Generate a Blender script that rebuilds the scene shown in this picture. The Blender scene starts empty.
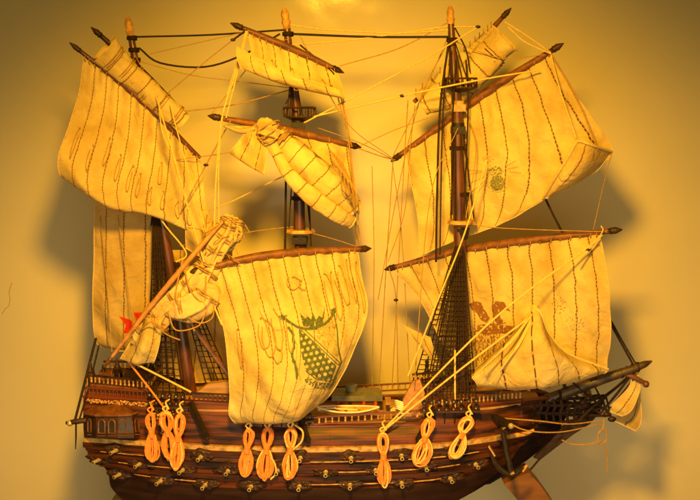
import bpy, math, random
from mathutils import Vector, Matrix, noise
random.seed(7)
S = 0.0012                                   # one modelling unit = 1.2 mm
D, TH = 1000.0, math.radians(9)
CAM = Vector((0, -D*math.cos(TH), D*math.sin(TH)))
FWD = Vector((0, math.cos(TH), -math.sin(TH))); UP = Vector((0, math.sin(TH), math.cos(TH)))
V = Vector
def P(px, py, y=0.0):
    d = FWD*D + V((1,0,0))*(px-350) + UP*(250-py)
    return CAM + d*((y-CAM.y)/d.y)
def proj(p):
    d = p-CAM; k = D/d.dot(FWD)
    return 350+d.x*k, 250-d.dot(UP)*k
scn = bpy.context.scene
COL = scn.collection

# ------------------------------------------------------------------ materials
M = {}
def newmat(name):
    m = bpy.data.materials.new(name); m.use_nodes = True
    return m, m.node_tree, m.node_tree.nodes['Principled BSDF']
def mat(name, col, rough=.6, var=.25, scale=120, bump=.15, spec=.35, metal=0, bscale=None, stretch=None, emis=None):
    m, nt, b = newmat(name)
    tc = nt.nodes.new('ShaderNodeTexCoord'); mp = nt.nodes.new('ShaderNodeMapping')
    nt.links.new(tc.outputs['Object'], mp.inputs[0])
    if stretch: mp.inputs['Scale'].default_value = stretch
    n = nt.nodes.new('ShaderNodeTexNoise'); n.inputs['Scale'].default_value = scale; n.inputs['Detail'].default_value = 5
    nt.links.new(mp.outputs[0], n.inputs['Vector'])
    r = nt.nodes.new('ShaderNodeValToRGB'); e = r.color_ramp.elements
    e[0].position = .3; e[1].position = .7
    e[0].color = [c*(1-var) for c in col]+[1]; e[1].color = [min(1, c*(1+var)) for c in col]+[1]
    nt.links.new(n.outputs[0], r.inputs[0]); nt.links.new(r.outputs[0], b.inputs['Base Color'])
    b.inputs['Roughness'].default_value = rough; b.inputs['Specular IOR Level'].default_value = spec
    b.inputs['Metallic'].default_value = metal
    if bump:
        n2 = nt.nodes.new('ShaderNodeTexNoise'); n2.inputs['Scale'].default_value = bscale or scale*3
        nt.links.new(mp.outputs[0], n2.inputs['Vector'])
        bp = nt.nodes.new('ShaderNodeBump'); bp.inputs['Strength'].default_value = bump; bp.inputs['Distance'].default_value = .001
        nt.links.new(n2.outputs[0], bp.inputs['Height']); nt.links.new(bp.outputs[0], b.inputs['Normal'])
    M[name] = m; return m
mat('wood_brown', (.12,.042,.013), .38, .45, 60, .3, .5, stretch=(.25,1,3))
mat('wood_red', (.13,.028,.009), .35, .35, 60, .25, .5, stretch=(.2,1,3))
mat('wood_dark', (.036,.014,.007), .5, .6, 80, .5, .25)
mat('wood_keel', (.030,.014,.010), .45, .45, 45, .25, .2, stretch=(.3,1,2))
mat('wood_mast', (.085,.026,.011), .33, .5, 90, .25, .5, stretch=(2,2,.3))
mat('wood_yard', (.15,.050,.013), .5, .4, 140, .25, .4)
mat('wood_bowsprit', (.055,.030,.012), .45, .4, 120, .3, .4)
mat('wood_tip', (.46,.22,.045), .45, .5, 160, .2, .4)
mat('deck', (.36,.19,.07), .5, .3, 90, .2, .3, stretch=(.3,2,2))
mat('gilt', (.40,.22,.06), .4, .55, 140, .35, .5)
mat('brass', (.50,.36,.16), .3, .3, 200, .2, .6, metal=.35)
mat('black', (.016,.010,.007), .5, .4, 200, .3, .25)
mat('rope_dark', (.022,.010,.006), .7, .4, 400, .5, .2)
mat('rope_light', (.66,.42,.13), .75, .2, 400, .5, .2)
mat('hem', (.60,.42,.16), .8, .2, 400, .5, .2)
mat('reef', (.33,.19,.055), .8, .25, 400, .5, .2)
mat('rope_tan', (.34,.19,.055), .75, .25, 400, .5, .2)
mat('rope_orange_pale', (.90,.44,.13), .7, .2, 300, .5, .25)
mat('rope_orange', (.76,.22,.045), .7, .22, 300, .5, .25)
mat('green_roof', (.13,.115,.055), .4, .3, 90, .2, .4)
mat('red_paint', (.45,.06,.02), .4, .3, 90, .2, .4)
mat('print_green', (.085,.10,.032), .9, .35, 500, .1, .1)
mat('print_pale', (.34,.25,.08), .9, .3, 500, .1, .1)
mat('print_grey', (.15,.145,.055), .9, .35, 500, .1, .1)
mat('print_brown', (.20,.085,.025), .9, .35, 500, .1, .1)
mat('print_red', (.42,.022,.012), .9, .4, 500, .1, .1)
mat('white', (.75,.66,.48), .5, .15, 200, .2, .3)
mat('cradle', (.15,.058,.014), .5, .3, 40, .2, .2, stretch=(.3,1,2))
mat('window', (.03,.02,.015), .3, .2, 200, 0, .25)
mat('bow_dark', (.012,.007,.007), .55, .4, 45, .25, .1, stretch=(.3,1,2))  # near-black tone for the bow end of the starboard hull
mat('wood_tan', (.40,.18,.055), .5, .3, 140, .25, .3)

def sailmat(name, col, trans=.3, seamcol=(.10,.035,.012)):
    m, nt, b = newmat(name); N = nt.nodes.new; L = nt.links.new
    uv = N('ShaderNodeUVMap'); uv.uv_map = 'UVMap'
    sp = N('ShaderNodeSeparateXYZ'); L(uv.outputs[0], sp.inputs[0])
    def mth(op, a, c=None, v=None):
        n = N('ShaderNodeMath'); n.operation = op
        L(a, n.inputs[0])
        if c is not None: L(c, n.inputs[1])
        elif v is not None: n.inputs[1].default_value = v
        return n.outputs[0]
    # wobble of the seam
    wn = N('ShaderNodeTexNoise'); wn.inputs['Scale'].default_value = .35; L(uv.outputs[0], wn.inputs['Vector'])
    u = mth('ADD', sp.outputs[0], mth('MULTIPLY', mth('SUBTRACT', wn.outputs[0], v=.5), v=.16))
    fu = mth('ABSOLUTE', mth('SUBTRACT', mth('FRACT', mth('ADD', u, v=.5)), v=.5))
    line = mth('LESS_THAN', fu, v=.021)
    dash = mth('LESS_THAN', mth('FRACT', mth('MULTIPLY', sp.outputs[1], v=.85)), v=.76)
    seam = mth('MULTIPLY', line, dash)
    soft = mth('LESS_THAN', fu, v=.045)
    tc = N('ShaderNodeTexCoord')
    st = N('ShaderNodeTexNoise'); st.inputs['Scale'].default_value = 22; st.inputs['Detail'].default_value = 6; st.inputs['Roughness'].default_value = .62
    L(tc.outputs['Object'], st.inputs['Vector'])
    r = N('ShaderNodeValToRGB'); e = r.color_ramp.elements; e[0].position = .32; e[1].position = .66
    e[0].color = [col[0]*.70, col[1]*.60, col[2]*.40, 1]; e[1].color = list(col)+[1]
    L(st.outputs[0], r.inputs[0])
    # weave
    wv = N('ShaderNodeTexNoise'); wv.inputs['Scale'].default_value = 900; L(tc.outputs['Object'], wv.inputs['Vector'])
    wm = N('ShaderNodeMapRange'); wm.inputs['To Min'].default_value = .86; wm.inputs['To Max'].default_value = 1.12; L(wv.outputs[0], wm.inputs[0])
    mul = N('ShaderNodeMix'); mul.data_type = 'RGBA'; mul.blend_type = 'MULTIPLY'; mul.inputs[0].default_value = 1
    L(r.outputs[0], mul.inputs[6]); L(wm.outputs[0], mul.inputs[7])
    mx0 = N('ShaderNodeMix'); mx0.data_type = 'RGBA'; mx0.inputs[7].default_value = (col[0]*.55, col[1]*.42, col[2]*.25, 1)
    L(mth('MULTIPLY', soft, v=.5), mx0.inputs[0]); L(mul.outputs[2], mx0.inputs[6])
    mx = N('ShaderNodeMix'); mx.data_type = 'RGBA'; mx.inputs[7].default_value = list(seamcol)+[1]
    L(seam, mx.inputs[0]); L(mx0.outputs[2], mx.inputs[6])
    L(mx.outputs[2], b.inputs['Base Color'])
    b.inputs['Roughness'].default_value = .85; b.inputs['Specular IOR Level'].default_value = .15
    # bump: crumple + weave + stitched seam
    cr = N('ShaderNodeTexNoise'); cr.inputs['Scale'].default_value = 55; cr.inputs['Detail'].default_value = 3; cr.inputs['Distortion'].default_value = .8
    L(tc.outputs['Object'], cr.inputs['Vector'])
    bp1 = N('ShaderNodeBump'); bp1.inputs['Strength'].default_value = .8; bp1.inputs['Distance'].default_value = .004; L(cr.outputs[0], bp1.inputs['Height'])
    bp2 = N('ShaderNodeBump'); bp2.inputs['Strength'].default_value = .35; bp2.inputs['Distance'].default_value = .0006; L(wv.outputs[0], bp2.inputs['Height']); L(bp1.outputs[0], bp2.inputs['Normal'])
    L(bp2.outputs[0], b.inputs['Normal'])
    tr = N('ShaderNodeBsdfTranslucent'); L(mx.outputs[2], tr.inputs[0])
    ms = N('ShaderNodeMixShader'); ms.inputs[0].default_value = trans
    L(b.outputs[0], ms.inputs[1]); L(tr.outputs[0], ms.inputs[2])
    L(ms.outputs[0], nt.nodes['Material Output'].inputs[0])
    M[name] = m
sailmat('sail', (.76,.59,.24))
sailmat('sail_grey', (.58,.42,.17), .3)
sailmat('sail_plain', (.72,.53,.24), .2, (.5,.36,.15))

def hullmat():
    m, nt, b = newmat('hull'); N = nt.nodes.new; L = nt.links.new
    tc = N('ShaderNodeTexCoord'); mp = N('ShaderNodeMapping'); mp.inputs['Scale'].default_value = (.3,1,3); L(tc.outputs['Object'], mp.inputs[0])
    n = N('ShaderNodeTexNoise'); n.inputs['Scale'].default_value = 55; n.inputs['Detail'].default_value = 7; L(mp.outputs[0], n.inputs['Vector'])
    uv = N('ShaderNodeUVMap'); uv.uv_map = 'UVMap'
    br = N('ShaderNodeTexBrick'); br.inputs['Scale'].default_value = 1; br.inputs['Brick Width'].default_value = 30; br.inputs['Row Height'].default_value = 3.6
    br.inputs['Mortar Size'].default_value = .16; br.inputs['Color1'].default_value = (1,1,1,1); br.inputs['Color2'].default_value = (.86,.86,.86,1); br.inputs['Mortar'].default_value = (.45,.45,.45,1)
    L(uv.outputs[0], br.inputs['Vector'])
    r = N('ShaderNodeValToRGB'); e = r.color_ramp.elements; e[0].position = .38; e[1].position = .62
    e[0].color = (.020,.007,.004,1); e[1].color = (.135,.033,.009,1); L(n.outputs[0], r.inputs[0])
    mul = N('ShaderNodeMix'); mul.data_type = 'RGBA'; mul.blend_type = 'MULTIPLY'; mul.inputs[0].default_value = .85
    L(r.outputs[0], mul.inputs[6]); L(br.outputs[0], mul.inputs[7]); L(mul.outputs[2], b.inputs['Base Color'])
    bp = N('ShaderNodeBump'); bp.inputs['Strength'].default_value = .5; bp.inputs['Distance'].default_value = .0006; L(br.outputs[1], bp.inputs['Height']); bp.invert = True
    L(bp.outputs[0], b.inputs['Normal']); b.inputs['Roughness'].default_value = .48; b.inputs['Specular IOR Level'].default_value = .2
    M['hull'] = m
hullmat()
def wallmat():
    m, nt, b = newmat('wall_paint'); N = nt.nodes.new; L = nt.links.new
    tc = N('ShaderNodeTexCoord')
    n = N('ShaderNodeTexNoise'); n.inputs['Scale'].default_value = 3.2; n.inputs['Detail'].default_value = 6; L(tc.outputs['Object'], n.inputs['Vector'])
    r = N('ShaderNodeValToRGB'); e = r.color_ramp.elements; e[0].position = .3; e[1].position = .7
    e[0].color = (.58,.49,.29,1); e[1].color = (.66,.56,.34,1); L(n.outputs[0], r.inputs[0]); L(r.outputs[0], b.inputs['Base Color'])
    n2 = N('ShaderNodeTexNoise'); n2.inputs['Scale'].default_value = 260; n2.inputs['Detail'].default_value = 4; L(tc.outputs['Object'], n2.inputs['Vector'])
    n3 = N('ShaderNodeTexNoise'); n3.inputs['Scale'].default_value = 9; L(tc.outputs['Object'], n3.inputs['Vector'])
    bp = N('ShaderNodeBump'); bp.inputs['Strength'].default_value = .05; bp.inputs['Distance'].default_value = .0006; L(n2.outputs[0], bp.inputs['Height'])
    bp3 = N('ShaderNodeBump'); bp3.inputs['Strength'].default_value = .12; bp3.inputs['Distance'].default_value = .02; L(n3.outputs[0], bp3.inputs['Height']); L(bp.outputs[0], bp3.inputs['Normal'])
    L(bp3.outputs[0], b.inputs['Normal'])
    b.inputs['Roughness'].default_value = .13; b.inputs['Specular IOR Level'].default_value = .16
    M['wall_paint'] = m
wallmat()

# ------------------------------------------------------------------ mesh builder
class MB:
    def __init__(s): s.v = []; s.f = []; s.uv = {}; s.fm = []
    def face(s, idx, mi=0): s.f.append(idx); s.fm.append(mi)
    def tube(s, pts, r, seg=8, cap=True, mi=0, squash=1.0):
        pts = [V(p) for p in pts]; n = len(pts)
        if not hasattr(r, '__len__'): r = [r]*n
        base = len(s.v); prev = None
        for i, p in enumerate(pts):
            t = (pts[min(i+1, n-1)]-pts[max(i-1, 0)])
            t = t.normalized() if t.length > 1e-9 else V((0,0,1))
            if prev is None:
                a = V((0,1,0)) if abs(t.y) < .8 else V((0,0,1))
                x = t.cross(a).normalized()
            else:
                x = (prev - t*prev.dot(t))
                x = x.normalized() if x.length > 1e-6 else t.orthogonal().normalized()
            prev = x; y = t.cross(x)
            for k in range(seg):
                a = 2*math.pi*k/seg
                s.v.append(p + x*(math.cos(a)*r[i]) + y*(math.sin(a)*r[i]*squash))
        for i in range(n-1):
            for k in range(seg):
                a = base+i*seg+k; b = base+i*seg+(k+1) % seg
                s.face((a, b, b+seg, a+seg), mi)
        if cap:
            s.face(tuple(base+k for k in range(seg))[::-1], mi)
            s.face(tuple(base+(n-1)*seg+k for k in range(seg)), mi)
        return s
    def prism(s, a, b, w, h, up=V((0,0,1)), mi=0, w2=None, h2=None):
        """bar of width w (sideways) and height h (up) from a to b"""
        a, b = V(a), V(b); t = (b-a).normalized()
        x = t.cross(up); x = x.normalized() if x.length > 1e-5 else t.orthogonal().normalized()
        y = x.cross(t); i = len(s.v); w2 = w2 or w; h2 = h2 or h
        for p, ww, hh in ((a, w, h), (b, w2, h2)):
            for sx, sy in ((-1,-1),(1,-1),(1,1),(-1,1)): s.v.append(p+x*(sx*ww/2)+y*(sy*hh/2))
        for q in ((3,2,1,0),(4,5,6,7),(0,1,5,4),(1,2,6,5),(2,3,7,6),(3,0,4,7)): s.face(tuple(i+k for k in q), mi)
        return s
    def box(s, c, sx, sy, sz, mi=0):
        c = V(c); return s.prism(c-V((sx/2,0,0)), c+V((sx/2,0,0)), sy, sz, mi=mi)
    def ball(s, c, r, seg=8, rings=6, mi=0, sc=(1,1,1)):
        c = V(c); i = len(s.v)
        for a in range(rings+1):
            th = math.pi*a/rings
            for k in range(seg):
                ph = 2*math.pi*k/seg
                s.v.append(c+V((r*math.sin(th)*math.cos(ph)*sc[0], r*math.sin(th)*math.sin(ph)*sc[1], r*math.cos(th)*sc[2])))
        for a in range(rings):
            for k in range(seg):
                p = i+a*seg+k; q = i+a*seg+(k+1) % seg
                s.face((p, p+seg, q+seg, q), mi)
        return s
    def ngon(s, pts, thick, mi=0):
        """flat polygon in world, extruded by vector thick"""
        i = len(s.v); n = len(pts)
        for p in pts: s.v.append(V(p))
        for p in pts: s.v.append(V(p)+V(thick))
        s.face(tuple(range(i, i+n)), mi); s.face(tuple(range(i+n, i+2*n))[::-1], mi)
        for k in range(n): s.face((i+k, i+n+k, i+n+(k+1) % n, i+(k+1) % n), mi)
        return s
    def grid(s, fn, nu, nv, mi=0, uvf=None):
        i = len(s.v)
        for b in range(nv+1):
            for a in range(nu+1):
                s.v.append(V(fn(a/nu, b/nv)))
                if uvf: s.uv[len(s.v)-1] = uvf(a/nu, b/nv)
        for b in range(nv):
            for a in range(nu):
                q = i+b*(nu+1)+a
                s.face((q, q+1, q+nu+2, q+nu+1), mi(a/nu, b/nv) if callable(mi) else mi)
        return s
    def build(s, name, mats, parent=None, origin=None, smooth=True):
        org = origin if origin is not None else (ORG.get(parent.name, V((0,0,0))) if parent else V((0,0,0)))
        me = bpy.data.meshes.new(name)
        me.from_pydata([tuple((p-org)*S) for p in s.v], [], s.f)
        if isinstance(mats, str): mats = [mats]
        for m in mats: me.materials.append(M[m])
        if len(mats) > 1: me.polygons.foreach_set('material_index', s.fm)
        if s.uv:
            l = me.uv_layers.new(name='UVMap')
            for lp in me.loops: l.data[lp.index].uv = s.uv.get(lp.vertex_index, (0,0))
        if smooth:
            me.polygons.foreach_set('use_smooth', [True]*len(me.polygons))
            if not mats[0].startswith('sail'):
              try: me.set_sharp_from_angle(angle=math.radians(42))
              except Exception: pass
        me.update()
        o = bpy.data.objects.new(name, me); COL.objects.link(o)
        if parent is not None: o.parent = parent; ORG[o.name] = org
        else:
            o.location = org*S; ORG[o.name] = org
        return o
ORG = {}
def thing(name, loc, label, cat, group=None):
    o = bpy.data.objects.new(name, None); COL.objects.link(o); o.location = V(loc)*S; o.empty_display_size = .02
    o['label'] = label; o['category'] = cat
    if group: o['group'] = group
    ORG[o.name] = V(loc); return o

def cr(pts, t):
    """Catmull-Rom through pts, t in 0..1"""
    n = len(pts)-1
    if n == 0: return pts[0]
    x = min(max(t, 0), 1)*n; i = min(int(x), n-1); f = x-i
    p1, p2 = pts[i], pts[i+1]
    p0 = pts[i-1] if i > 0 else p1*2-p2
    p3 = pts[i+2] if i+2 <= n else p2*2-p1
    return .5*((2*p1)+(p2-p0)*f+(2*p0-5*p1+4*p2-p3)*f*f+(3*p1-p0-3*p2+p3)*f**3)
def spline(pts, n): return [cr(pts, k/n) for k in range(n+1)]
def PP(l): return [P(*p) for p in l]

ship = thing('model_ship', V((0,0,-262)), 'large brown wooden model galleon with many cream sails and brass cannons on its stand', 'model ship')

# ------------------------------------------------------------------ hull
def surf(rows):
    W = [PP(r) for r in rows]
    return lambda u, v: cr([cr(r, u) for r in W], v)
low = surf([
 [(84,438,-34),(150,442,-49),(230,447,-55),(330,448,-57),(430,445,-54),(490,438,-43),(528,430,-24),(556,421,-5),(566,417,0)],
 [(86,450,-36),(150,456,-54),(230,461,-60),(330,462,-62),(430,458,-58),(488,450,-46),(524,441,-26),(550,431,-5),(560,428,0)],
 [(99,461,-36),(158,469,-54),(235,474,-61),(330,475,-63),(428,471,-58),(484,461,-44),(516,451,-25),(543,441,-5),(552,438,0)],
 [(108,473,-32),(162,482,-50),(238,488,-59),(330,489,-61),(424,485,-55),(476,474,-41),(508,463,-22),(533,452,-4),(541,449,0)],
 [(111,487,-26),(166,495,-42),(240,501,-52),(330,502,-54),(418,498,-48),(466,488,-32),(495,476,-16),(518,463,-3),(526,461,0)],
 [(122,500,-18),(170,509,-28),(245,515,-36),(330,517,-38),(410,512,-32),(452,501,-20),(478,489,-9),(500,475,-2),(508,473,0)],
 [(128,513,0),(182,520,-3),(250,524,-4),(330,527,-4),(405,521,-3),(440,509,-2),(462,498,-1),(482,486,0),(490,484,0)]])
def side(fn, flip):
    if not flip: return fn
    def g(u, v):
        p = V(fn(u, v)); return V((p.x, -p.y, p.z))
    return g
hull = MB()
SPL = 3.0/6
UB = .765
hull.grid(lambda u, v: low(u, v*SPL), 90, 20, lambda u, v: 3 if u > UB-.02*v else 0, lambda u, v: (u*480, v*46))
hull.grid(lambda u, v: low(u, SPL+v*(1-SPL)), 90, 24, lambda u, v: 3 if u > UB-.02-.1*v else 1, lambda u, v: (u*480, v*46))
hull.grid(side(lambda u, v: low(u, v*SPL), 1), 60, 12, 0, lambda u, v: (u*480, v*46))
hull.grid(side(lambda u, v: low(u, SPL+v*(1-SPL)), 1), 60, 12, 1, lambda u, v: (u*480, v*46))
def sternf(u, v):
    p = low(0, v); return V((p.x, p.y*(1-2*u), p.z))
hull.grid(sternf, 8, 20, 0, lambda u, v: (u*70, v*46))
# upper works: from the rail up to the profile
TOPX = [84,120,160,200,236,250,300,330,380,420,432,470,505,530,556]
TOPY = [397,399,402,403,405,426,427,427,427,425,409,406,403,400,399]
def lerp(xs, ys, x):
    if x <= xs[0]: return ys[0]
    for i in range(len(xs)-1):
        if x <= xs[i+1]: return ys[i]+(ys[i+1]-ys[i])*(x-xs[i])/(xs[i+1]-xs[i])
    return ys[-1]
def upper(u, v):
    b = low(u, 0); px, _ = proj(b)
    ty = b.y*(.88 if px < 520 else .97)
    t = P(px, lerp(TOPX, TOPY, px), ty)
    t.x = b.x
    return b.lerp(t, v)+V((0, -2*math.sin(v*3.14) if px < 540 else 0, 0))
hull.grid(upper, 160, 10, lambda u, v: 3 if u > .785+.02*v else 2, lambda u, v: (u*480, 60+v*26))
hull.grid(side(upper, 1), 120, 6, 2, lambda u, v: (u*480, 60+v*26))
# inner skin of the bulwark
def inner(u, v):
    p = upper(u*.985+.005, .05+v*.95); return V((p.x, p.y+3.2 if p.y < -4 else p.y, p.z))
hull.grid(inner, 120, 4, 2, lambda u, v: (u*480, v*26)); hull.grid(side(inner, 1), 120, 4, 2, lambda u, v: (u*480, v*26))
def sternu(u, v):
    p = upper(0, v); return V((p.x, p.y*(1-2*u), p.z))
hull.grid(sternu, 6, 6, 2, lambda u, v: (u*70, v*26))
hull_o = hull.build('hull', ['hull', 'wood_keel', 'hull', 'bow_dark'], ship)
ORGS = ORG['model_ship']
def ushape(px):                               # u of the hull whose rail is at photo column px
    lo, hi = 0.0, 1.0
    for _ in range(24):
        m = (lo+hi)/2
        if proj(low(m, 0))[0] < px: lo = m
        else: hi = m
    return (lo+hi)/2
# cap rails along the top profile
for sgn in (0, 1):
    mb = MB(); 
    pts = []
    for k in range(121):
        p = upper(k/120, 1); p = V((p.x, -p.y, p.z)) if sgn else p
        pts.append(p+V((0,(1.5 if not sgn else -1.5),.9)))
    for k in range(120): mb.prism(pts[k], pts[k+1], 5, 1.8)
    mb.build('cap_rail', 'wood_red', ship)
# gilt main rail + wales
def strip(v, w, h, u0, u1, name, m, out=1.2, n=110, both=True, dz=0):
    for sgn in ((0, 1) if both else (0,)):
        mb = MB(); pts = []
        for k in range(n+1):
            p = low(u0+(u1-u0)*k/n, v)
            p = V((p.x, p.y-out, p.z+dz)); p = V((p.x, -p.y, p.z)) if sgn else p
            pts.append(p)
        for k in range(n): mb.prism(pts[k], pts[k+1], w, h)
        mb.build(name, m, ship)
strip(0.005, 5, 4.6, 0.002, ushape(503), 'main_rail', 'gilt', 1.5)
strip(0.075, 4.5, 5.5, 0.0, ushape(500), 'wale', 'hull', 1.5)
strip(0.215, 4, 5.0, 0.0, ushape(495), 'wale', 'hull', 1.5)
strip(0.36, 4, 4.4, 0.0, ushape(490), 'wale', 'hull', 1.5)
# thin bright trim between the gun rows
for v, segs in ((.155, [(100,150),(310,348),(356,398),(408,446),(455,480)]), (.29, [(110,132),(142,176),(330,372),(382,422),(434,462)]), (.435, [(120,156),(166,200),(306,346),(358,396),(408,446),(455,470)])):
    for a, b in segs:
        mb = MB(); ua, ub = ushape(a), ushape(b)
        pts = [low(ua+(ub-ua)*k/8, v)+V((0,-2.2+.3*random.random(),.2*random.random())) for k in range(9)]
        for k in range(8): mb.prism(pts[k], pts[k+1], 1.2, .55+.45*random.random())
        mb.build('trim_strip', 'gilt', ship)
# round rubbing rail end at the bow
mb = MB(); mb.tube([low(ushape(x), .01)+V((0,-3.5-(x-500)*.22,1)) for x in (500,508,516,524)]+[P(534,430,-34)], [2.6,2.6,2.5,2.3,1.6], 10); mb.build('rubbing_rail', 'wood_tip', ship)

# ------------------------------------------------------------------ cannons
def sidepoint(px, py):
    best = None
    u = ushape(px)
    for du in range(-14, 15):
        for k in range(0, 60):
            uu = min(1, max(0, u+du*.004)); p = low(uu, k/60*.6); a, b = proj(p); d = (a-px)**2+(b-py)**2
            if best is None or d < best[0]: best = (d, p, uu, k/60*.6)
    return best
guns = [(115,451),(157,456),(203,457),(253,458),(301,458),(351,458),(401,456),(449,453),
        (98,460),(138,464),(181,470),(229,471),(277,471),(326,472),(376,470),(426,467),(474,464),
        (118,475),(160,481),(206,485),(252,486),(301,486),(351,485),(401,483),(450,479)]
for gi, (gx, gy) in enumerate(guns):
    d, p, u, v = sidepoint(gx+ (4 if gx < 200 else 0), gy-2)
    fx = lerp([90,150,230,330,430,480], [-.75,-.5,-.18,-.03,.06,.24], gx)
    dr = V((fx, -1, -.10)).normalized()
    wr = MB()                                 # carved dark wreath round the port
    rr = random.Random(gi)
    def cv(u, v, p=p, gi=gi):
        a = u*2*math.pi; R_ = v*(1+.28*noise.noise(V((math.cos(a)*2.2+gi, math.sin(a)*2.2, 0))))
        x, z = math.cos(a)*15*R_, math.sin(a)*7.4*R_
        h = 3.3+1.7*noise.noise(V((x*.42+gi*3, z*.42, gi)))+1.0*noise.noise(V((x*.9+gi*3, z*.9, gi)))
        return p+V((x, -h*(1-v**6)+1.2*v**6, z))
    wr.grid(cv, 44, 10)
    wr.tube([p+V((0,1,0)), p+V((0,-2.6,0))], [4.4,4.2], 14)
    b = MB()
    L0 = 11.5
    prof = [(0,2.5),(.35,2.35),(.36,2.7),(.42,2.7),(.43,2.2),(.86,1.85),(.87,2.25),(.93,2.5),(1.0,2.4)]
    b.tube([p+dr*(L0*t) for t, _ in prof], [r*.82 for _, r in prof], 12, cap=False)
    tip = p+dr*L0
    b.tube([tip, tip+dr*.05], [1.95, 1.2], 12, cap=False)
    b.tube([tip+dr*.04, tip-dr*3], [1.2, 1.1], 12, cap=True, mi=1)
    go = b.build('cannon', ['brass', 'black'], ship)
    wr.build('port_carving', 'wood_dark', go)

# ------------------------------------------------------------------ decks
def deckslab(x0, x1, zpt, name='deck', inset=3, bottom=2):
    mb = MB(); n = 24
    L_ = []
    for k in range(n+1):
        px = x0+(x1-x0)*k/n; u = ushape(px); p = upper(u, .5)
        L_.append((p.x, max(abs(p.y)-inset, .3)))
    z = zpt
    for (xa, ya), (xb, yb) in zip(L_, L_[1:]):
        i = len(mb.v)
        for zz in (z, z-bottom):
            mb.v += [V((xa,-ya,zz)), V((xb,-yb,zz)), V((xb,yb,zz)), V((xa,ya,zz))]
        mb.face((i,i+1,i+2,i+3)); mb.face((i+7,i+6,i+5,i+4))
        mb.face((i,i+4,i+5,i+1)); mb.face((i+2,i+6,i+7,i+3))
        for q in ((i,i+3,i+7,i+4),(i+1,i+5,i+6,i+2)): mb.face(q)
    return mb.build(name, 'deck', ship, smooth=False)
ZW = P(350, 424, -50).z-7
deckslab(236, 424, ZW)
ZQ = P(200, 403, -45).z-5
deckslab(86, 234, ZQ)
ZF = P(460, 405, -45).z-4
deckslab(428, 540, ZF)
# bulkheads between the decks
for px, za, zb in ((237, ZW, ZQ+2), (428, ZW, ZF+2)):
    p = upper(ushape(px), .5); mb = MB()
    mb.box((p.x, 0, (za+zb)/2), 2.4, abs(p.y)*2-5, zb-za)
    for k in range(-4, 5): mb.box((p.x+(1.6 if px < 300 else -1.6), k*9, (za+zb)/2), 1.2, 1.6, (zb-za)*.98)
    mb.build('bulkhead', 'wood_red', ship, smooth=False)

def balustrade(a, b, h=7.5, gap=3.6, post='gilt', rail='wood_red', parent=None, n=None):
    """turned posts between two rails from world point a to b"""
    a, b = V(a), V(b); mb = MB(); L_ = (b-a).length; n = n or max(2, int(L_/gap))
    mb.prism(a+V((0,0,.5)), b+V((0,0,.5)), 2.4, 1.2, mi=1); mb.prism(a+V((0,0,h)), b+V((0,0,h)), 2.8, 1.4, mi=1)
    for k in range(n+1):
        p = a.lerp(b, k/n)
        mb.tube([p+V((0,0,z*h)) for z in (.08,.2,.4,.55,.7,.9)], [.7,1.15,.95,.55,1.05,.6], 7)
    return mb.build('balustrade', [post, rail], parent or ship)
def topz(px, sgn=-1, dz=1.8):
    p = upper(ushape(px), 1); return V((p.x, p.y+1 if sgn < 0 else -p.y-1, p.z+dz))
for sg in (-1, 1):
    balustrade(topz(306, sg), topz(424, sg), 7.4, 6.2, 'gilt', 'wood_red')
    balustrade(topz(250, sg), topz(304, sg), 7.4, 6.2, 'gilt', 'wood_red')
    balustrade(topz(86, sg), topz(150, sg), 8, 4.2, 'wood_red', 'wood_red')
    balustrade(topz(152, sg), topz(232, sg), 8, 4.6, 'wood_red', 'wood_dark')
    balustrade(topz(434, sg), topz(520, sg), 8, 4.2, 'gilt', 'wood_red')
# raised poop: second deck level with its own rail
mb = MB(); pa, pb = upper(ushape(88), 1), upper(ushape(146), 1)
ZP = pa.z+13
mb.ngon([V((pa.x+2,-abs(pa.y)+4,ZP)), V((pb.x,-abs(pb.y)+6,ZP-3)), V((pb.x,abs(pb.y)-6,ZP-3)), V((pa.x+2,abs(pa.y)-4,ZP))], (0,0,-13))
mb.build('poop_deck', 'wood_yard', ship, smooth=False)
for sg in (-1, 1):
    balustrade(V((pa.x+3, sg*(abs(pa.y)-5), ZP)), V((pb.x-1, sg*(abs(pb.y)-8), ZP-3)), 8, 4.2, 'gilt', 'wood_dark')
balustrade(V((pb.x+2,-34,ZP-3)), V((pb.x+2,34,ZP-3)), 8, 4.5, 'gilt', 'wood_dark')
# quarterdeck side screen (pale plank box)
mb = MB(); a = P(193,385,-36); z0 = ZQ+1
mb.ngon([P(192,396,-40), P(208,384,-40), P(238,381,-40), P(236,404,-40), P(214,416,-40), P(197,410,-40)], (0,8,0)); mb.build('side_screen', 'deck', ship, smooth=False)
# sloping forecastle screens
mb = MB(); mb.ngon([P(403,400,-34), P(412,383,-34), P(420,380,-34), P(426,396,-34), P(424,417,-34), P(405,417,-34)], (0,5,0)); mb.build('side_screen', 'wood_tan', ship, smooth=False)
mb = MB(); mb.ngon([P(426,386,-28), P(444,386,-28), P(444,402,-28), P(426,402,-28)], (0,5,0)); mb.build('side_screen', 'wood_yard', ship, smooth=False)
balustrade(P(412,381,20), P(440,378,20), 7, 4, 'gilt', 'wood_dark')
balustrade(P(455,401,-30), P(500,399,-30), 8, 4, 'gilt', 'wood_dark')

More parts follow.
